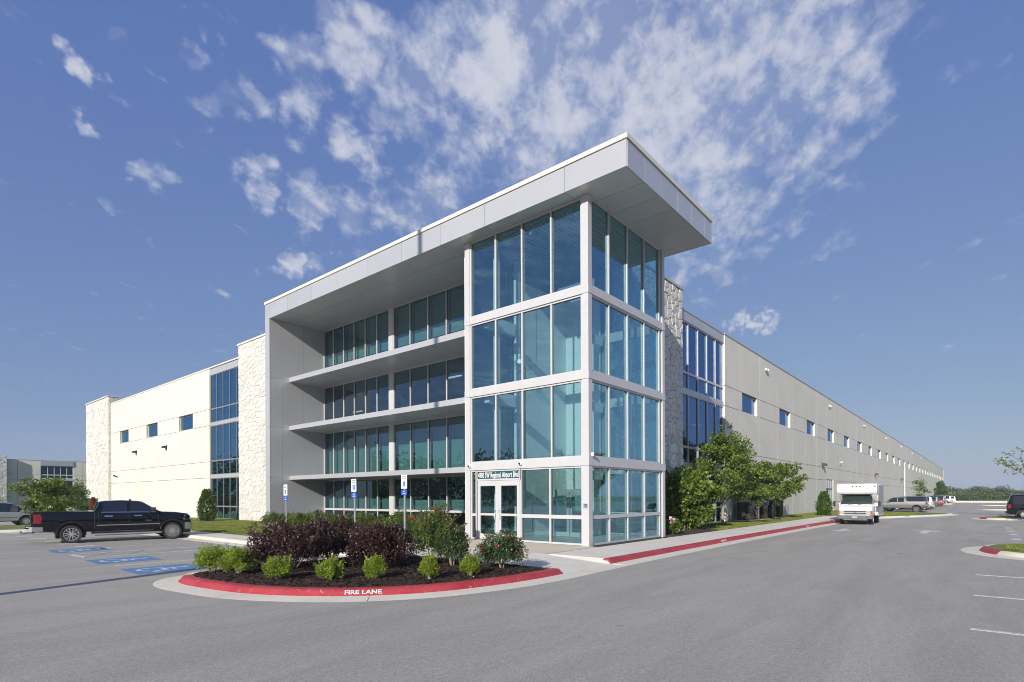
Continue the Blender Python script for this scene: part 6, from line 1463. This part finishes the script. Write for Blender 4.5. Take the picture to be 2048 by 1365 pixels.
# ------------------------------------------------------------------ street furniture and equipment
def parking_sign(x, y, ztop, lean, lab, van):
    t = thing('parking_sign', lab, 'sign', (x, y, 0.1), 0, 'parking signs in front of the recess'); h = ztop - 0.1
    d = Vector((CAM.x - x, 0, 0)); 
    MB().box(-0.02, 0.02, -0.032, 0.032, 0.0, h).build('post', MT['steel'], t)
    ps = MB().box(-0.034, -0.026, -0.165, 0.165, h - 0.50, h - 0.0).build('sign_plate', MT['white_pl'], t)
    bl = MB().box(-0.034, -0.026, -0.165, 0.165, h - 0.74, h - 0.54).build('sign_plate', plain('sign_blue', (0.03, 0.10, 0.50), 0.35), t)
    gm_ = plain('sign_green', (0.02, 0.22, 0.10), 0.4)
    R3 = (pi / 2, 0, -pi / 2)
    txt('RESERVED', 0.060, (-0.037, 0, h - 0.07), R3, gm_, ps, 'lettering', 0.95, 0.001, 0.001); txt('PARKING', 0.060, (-0.037, 0, h - 0.145), R3, gm_, ps, 'lettering', 0.95, 0.001, 0.001)
    sq = MB().box(-0.038, -0.035, -0.075, 0.075, h - 0.42, h - 0.24).build('symbol_square', bpy.data.materials['sign_blue'], ps)
    w = MB()
    def seg(a, b, r_):
        a = Vector(a); b = Vector(b); dd = (b - a).normalized(); nn_ = Vector((-dd.y, dd.x)) * r_; q = [a - nn_, b - nn_, b + nn_, a + nn_]
        w.add([(-0.0405, -u, h - 0.33 + v) for u, v in q] + [(-0.038, -u, h - 0.33 + v) for u, v in q], [(0, 1, 2, 3), (7, 6, 5, 4), (0, 4, 5, 1), (1, 5, 6, 2), (2, 6, 7, 3), (3, 7, 4, 0)])
    seg((-0.012, 0.045), (-0.008, -0.002), 0.007); seg((-0.01, 0.02), (0.024, 0.02), 0.005); seg((-0.008, 0), (0.026, 0), 0.006); seg((0.026, 0), (0.04, -0.04), 0.006); seg((-0.02, 0.058), (0.0, 0.058), 0.010)
    for a in range(115, 340, 25): seg((-0.008 + 0.034 * cos(radians(a)), -0.03 + 0.034 * sin(radians(a))), (-0.008 + 0.034 * cos(radians(a + 25)), -0.03 + 0.034 * sin(radians(a + 25))), 0.005)
    w.build('wheelchair_symbol', MT['white_pl'], ps)
    txt('VAN', 0.06, (-0.037, 0, h - 0.60), R3, MT['white_pl'], bl, 'lettering', 1.0, 0.001, 0.001); txt('ACCESSIBLE', 0.042, (-0.037, 0, h - 0.68), R3, MT['white_pl'], bl, 'lettering', 0.95, 0.001, 0.001)
    t.rotation_euler = (radians(lean), 0, 0)
    return t
s1 = gd(572.8, 990, 25.6); s2 = gd(710.5, 990, 22.0); s3 = gd(809, 990, 20.5)
parking_sign(s1.x, s1.y, 2.67, -0.6, 'accessible parking sign on a post before the grey end wall of the recess', False)
parking_sign(s2.x, s2.y, 2.80, -1.2, 'leaning accessible parking sign on a post before the left group of recessed windows', True)
parking_sign(s3.x, s3.y, 2.89, 0.4, 'accessible parking sign on a post beside the tall flowering bush', True)
# FIRE LANE lettering on the kerbs
def on_kerb_text(s, px, py, size, sx=1.0, tilt=58, z=0.085, m='white_paint'):
    p = gz(px, py, z); best = None
    P = isl_red if px < 1150 else redk
    for a, b in zip(P[:-1], P[1:]):
        mx, my = (a[0] + b[0]) / 2, (a[1] + b[1]) / 2; d_ = hypot(mx - p.x, my - p.y)
        if best is None or d_ < best[0]: best = (d_, a, b)
    d = Vector((best[2][0] - best[1][0], best[2][1] - best[1][1], 0)).normalized()
    if d.dot(_R) < 0: d = -d
    n = Vector((0, 0, 1)).cross(d)          # towards the planting
    if n.dot(_F) < 0: n = -n
    up = (n * cos(radians(tilt)) + Vector((0, 0, 1)) * sin(radians(tilt))).normalized(); nor = d.cross(up)
    base = Vector((best[1][0], best[1][1], 0)); rel = Vector((p.x, p.y, 0)) - base; q = base + d * rel.dot(d) + n * 0.072 + nor * 0.008; q.z = z + 0.004
    o = txt(s, size, (0, 0, 0), (0, 0, 0), MT[m], None, 'kerb_lettering', sx, 0.0015, 0.004)
    o.scale = (1, 1, 1); o.matrix_world = Matrix(((d.x * sx, up.x, nor.x, q.x), (d.y * sx, up.y, nor.y, q.y), (d.z * sx, up.z, nor.z, q.z), (0, 0, 0, 1)))
    return o
o = on_kerb_text('FIRE LANE', 727, 1184, 0.125, 1.35); tag(o, 'white stencilled FIRE LANE lettering on the red island kerb', 'lettering')
o = on_kerb_text('FIRE LANE', 1440, 1081.5, 0.12, 1.2); tag(o, 'white stencilled lettering on the long red kerb beside the road', 'lettering')
o = on_kerb_text('FIRE LANE', 1627, 1053, 0.12, 1.2); tag(o, 'white stencilled lettering on the red kerb near the box truck', 'lettering')
# condensers at the long wall
pad = MB(); pad.box(24.5, 36.5, 1.7, 2.8, 0.0, 0.22); struct('equipment_pad', pad, MT['concrete'])
for i, (x, w, h) in enumerate(((25.4, 1.15, 1.35), (27.0, 1.0, 1.05), (29.0, 1.1, 1.05), (31.2, 1.0, 1.05), (33.6, 1.15, 1.45))):
    t = thing('condenser', ('dark louvred air conditioner unit, tall, at the left end of the pad', 'low dark louvred air conditioner unit, second from the left on the pad', 'low dark louvred air conditioner unit in the middle of the pad', 'low dark louvred air conditioner unit, second from the right on the pad', 'tall dark louvred air conditioner unit at the right end of the pad')[i], 'air conditioner', (x, 2.2, 0.22), 0, 'condensers at the long wall')
    MB().box(-w / 2 + .03, w / 2 - .03, -0.42, 0.42, 0.03, h - 0.05).build('core', MT['black'], t)
    l = MB()
    for k in range(14):
        u = -w / 2 + 0.05 + (w - 0.1) * k / 13; l.box(u - 0.012, u + 0.012, -0.46, -0.43, 0.05, h - 0.08)
    for k in range(11):
        v = -0.42 + 0.84 * k / 10; l.box(-w / 2 - 0.0, -w / 2 + 0.03, v - 0.012, v + 0.012, 0.05, h - 0.08)
    l.build('louvre', MT['p_dgrey'], t); MB().box(-w / 2, w / 2, -0.46, 0.46, h - 0.08, h).build('top_cover', MT['p_dgrey'], t); MB().box(-w / 2, w / 2, -0.46, 0.46, 0, 0.05).build('base', MT['p_dgrey'], t)
    MB().lathe([(0.10, 0.0), (0.34, 0.03), (0.36, 0.0)], 18, 'z', (0, 0, h)).build('fan_guard', MT['black'], t, 40)
rl = thing('guard_rail', 'short white guard rail at the right end of the condenser pad', 'rail', (35.6, 1.9, 0.22))
for dx in (0, 0.75): MB().box(dx - 0.03, dx + 0.03, -0.03, 0.03, 0, 1.0).build('post', MT['white_pl'], rl)
for dz in (0.5, 0.95): MB().box(0.03, 0.72, -0.02, 0.02, dz, dz + 0.05).build('rail', MT['white_pl'], rl)
mt_ = [(24.55, 1.75, 0.35, 0.5, 'grey meter box on the long wall left of the condensers'), (24.3, 0.6, 0.25, 0.35, 'small grey junction box low on the long wall'), (29.9, 1.75, 0.5, 0.8, 'white disconnect box on the long wall above the middle condenser'), (31.3, 1.75, 0.4, 0.7, 'white disconnect box on the long wall, right of its neighbour')]
for x, z, w, h, lb in mt_:
    t = thing('meter_box', lb, 'box', (x, YW, z)); MB().box(-w / 2, w / 2, -0.18, 0, 0, h).build('case', MT['white_pl'], t); MB().box(-w / 2 + .03, w / 2 - .03, -0.19, -0.182, 0.04, h - 0.04).build('cover', MT['steel'], t)
    MB().tube([(0, -0.08, 0), (0, -0.08, -z + 0.1)], 0.022, 6).build('conduit', MT['steel'], t)
# utility cabinet behind the pickup
p = gd(172, 1015, 62)
t = thing('utility_cabinet', 'dark green utility cabinet with a pale side standing behind the black pickup', 'cabinet', (p.x, p.y, 0))
MB().box(-0.9, 0.9, -0.8, 0.8, 0, 1.95).build('case', MT['p_green'], t); MB().box(-0.95, 0.95, -0.85, 0.85, 1.95, 2.03).build('lid', MT['p_green'], t); MB().box(-0.85, -0.02, -0.83, -0.801, 0.15, 1.85).build('door', MT['p_green'], t)
MB().box(-1.1, 1.1, -1.0, 1.0, -0.05, 0.12).build('base', MT['concrete'], t)
# low white retaining wall beyond the left lot
lw_ = MB(); a = gd(95, 1024, 92); b = gd(200, 1023, 92); lw_.tube([(a.x, a.y, 0.3), (b.x, b.y, 0.3)], 0.5, 4); o = lw_.build('low_wall', MT['coping']); tag(o, 'low white wall beyond the left parking lot', 'wall')
# utility poles with wires outside the view on the left; the nearer one throws the long shadow
def pole(x, y, h, r, lab):
    t = thing('utility_pole', lab, 'pole', (x, y, 0), 0, 'utility poles behind the viewer')
    MB().tube([(0, 0, -0.5), (0, 0, h)], [r, r * 0.75], 12).build('mast', MT['bark'], t, 60)
    for z in (h - 0.6, h - 2.2): MB().box(-0.06, 0.06, -1.3, 1.3, z, z + 0.14).build('crossarm', MT['bark'], t)
    for yy in (-1.2, -0.5, 0.5, 1.2): MB().lathe([(0.05, 0), (0.07, 0.06), (0.04, 0.16), (0.0, 0.18)], 8, 'z', (0, yy, h - 0.46)).build('insulator', MT['steel'], t)
    return t
PX, PY = -23.5, 2.86
pole(PX, PY, 31.0, 0.19, 'tall utility pole outside the left edge whose shadow crosses the lot')
pole(PX - 32, PY + 45, 24.0, 0.19, 'utility pole farther along the lot, outside the left edge')
pole(PX + 14, PY - 55, 24.0, 0.19, 'utility pole to the right behind the viewer')
for i, (yy, z) in enumerate(((-1.2, 30.6), (1.2, 30.6), (0.5, 29.0))):
    for (A, B) in (((PX, PY), (PX - 32, PY + 45)), ((PX + 14, PY - 55), (PX, PY))):
        pts = []
        for k in range(13):
            q = k / 12; pts.append((A[0] + (B[0] - A[0]) * q, A[1] + (B[1] - A[1]) * q + yy, z - 4 * 1.1 * q * (1 - q)))
        o = MB().tube(pts, 0.011, 5).build('power_line', MT['black']); tag(o, ('front', 'rear', 'lowest')[i] + ' overhead power line strung between the utility poles, ' + ('left span' if A == (PX, PY) else 'right span'), 'cable', 'power lines')
# a few cars behind the viewer, mirrored in the ground floor glass
for kd, pt, x, y, rz, lb in (('suv', 'p_white', 2.0, -31, 0.3, 'white SUV parked across the lot behind the viewer'), ('sedan', 'p_silver', -33, 3, 1.4, 'silver sedan parked on the left behind the viewer'), ('minivan', 'p_white', 12, -33, 1.5, 'white minivan parked across the lot behind the viewer')):
    car(kd, pt, lb, (x, y, 0), rz)
# ------------------------------------------------------------------ air: far woods fade a little to blue
hz = MB(); hz.box(-880, 1450, -1450, 1450, -1.2, 28.0)
hm = bpy.data.materials.new('air'); hm.use_nodes = True; ht = hm.node_tree; ht.nodes.clear()
ho = ht.nodes.new('ShaderNodeOutputMaterial'); hv = ht.nodes.new('ShaderNodeVolumePrincipled')
hv.inputs['Color'].default_value = (0.80, 0.90, 1.0, 1); hv.inputs['Density'].default_value = 0.0004; hv.inputs['Anisotropy'].default_value = 0.0
ht.links.new(hv.outputs[0], ho.inputs['Volume'])
try: hm.cycles.homogeneous_volume = True
except Exception: pass
o = hz.build('haze', hm); tag(o, 'thin pale air over the whole site', 'haze', kind='stuff')
sc.cycles.volume_bounces = 0
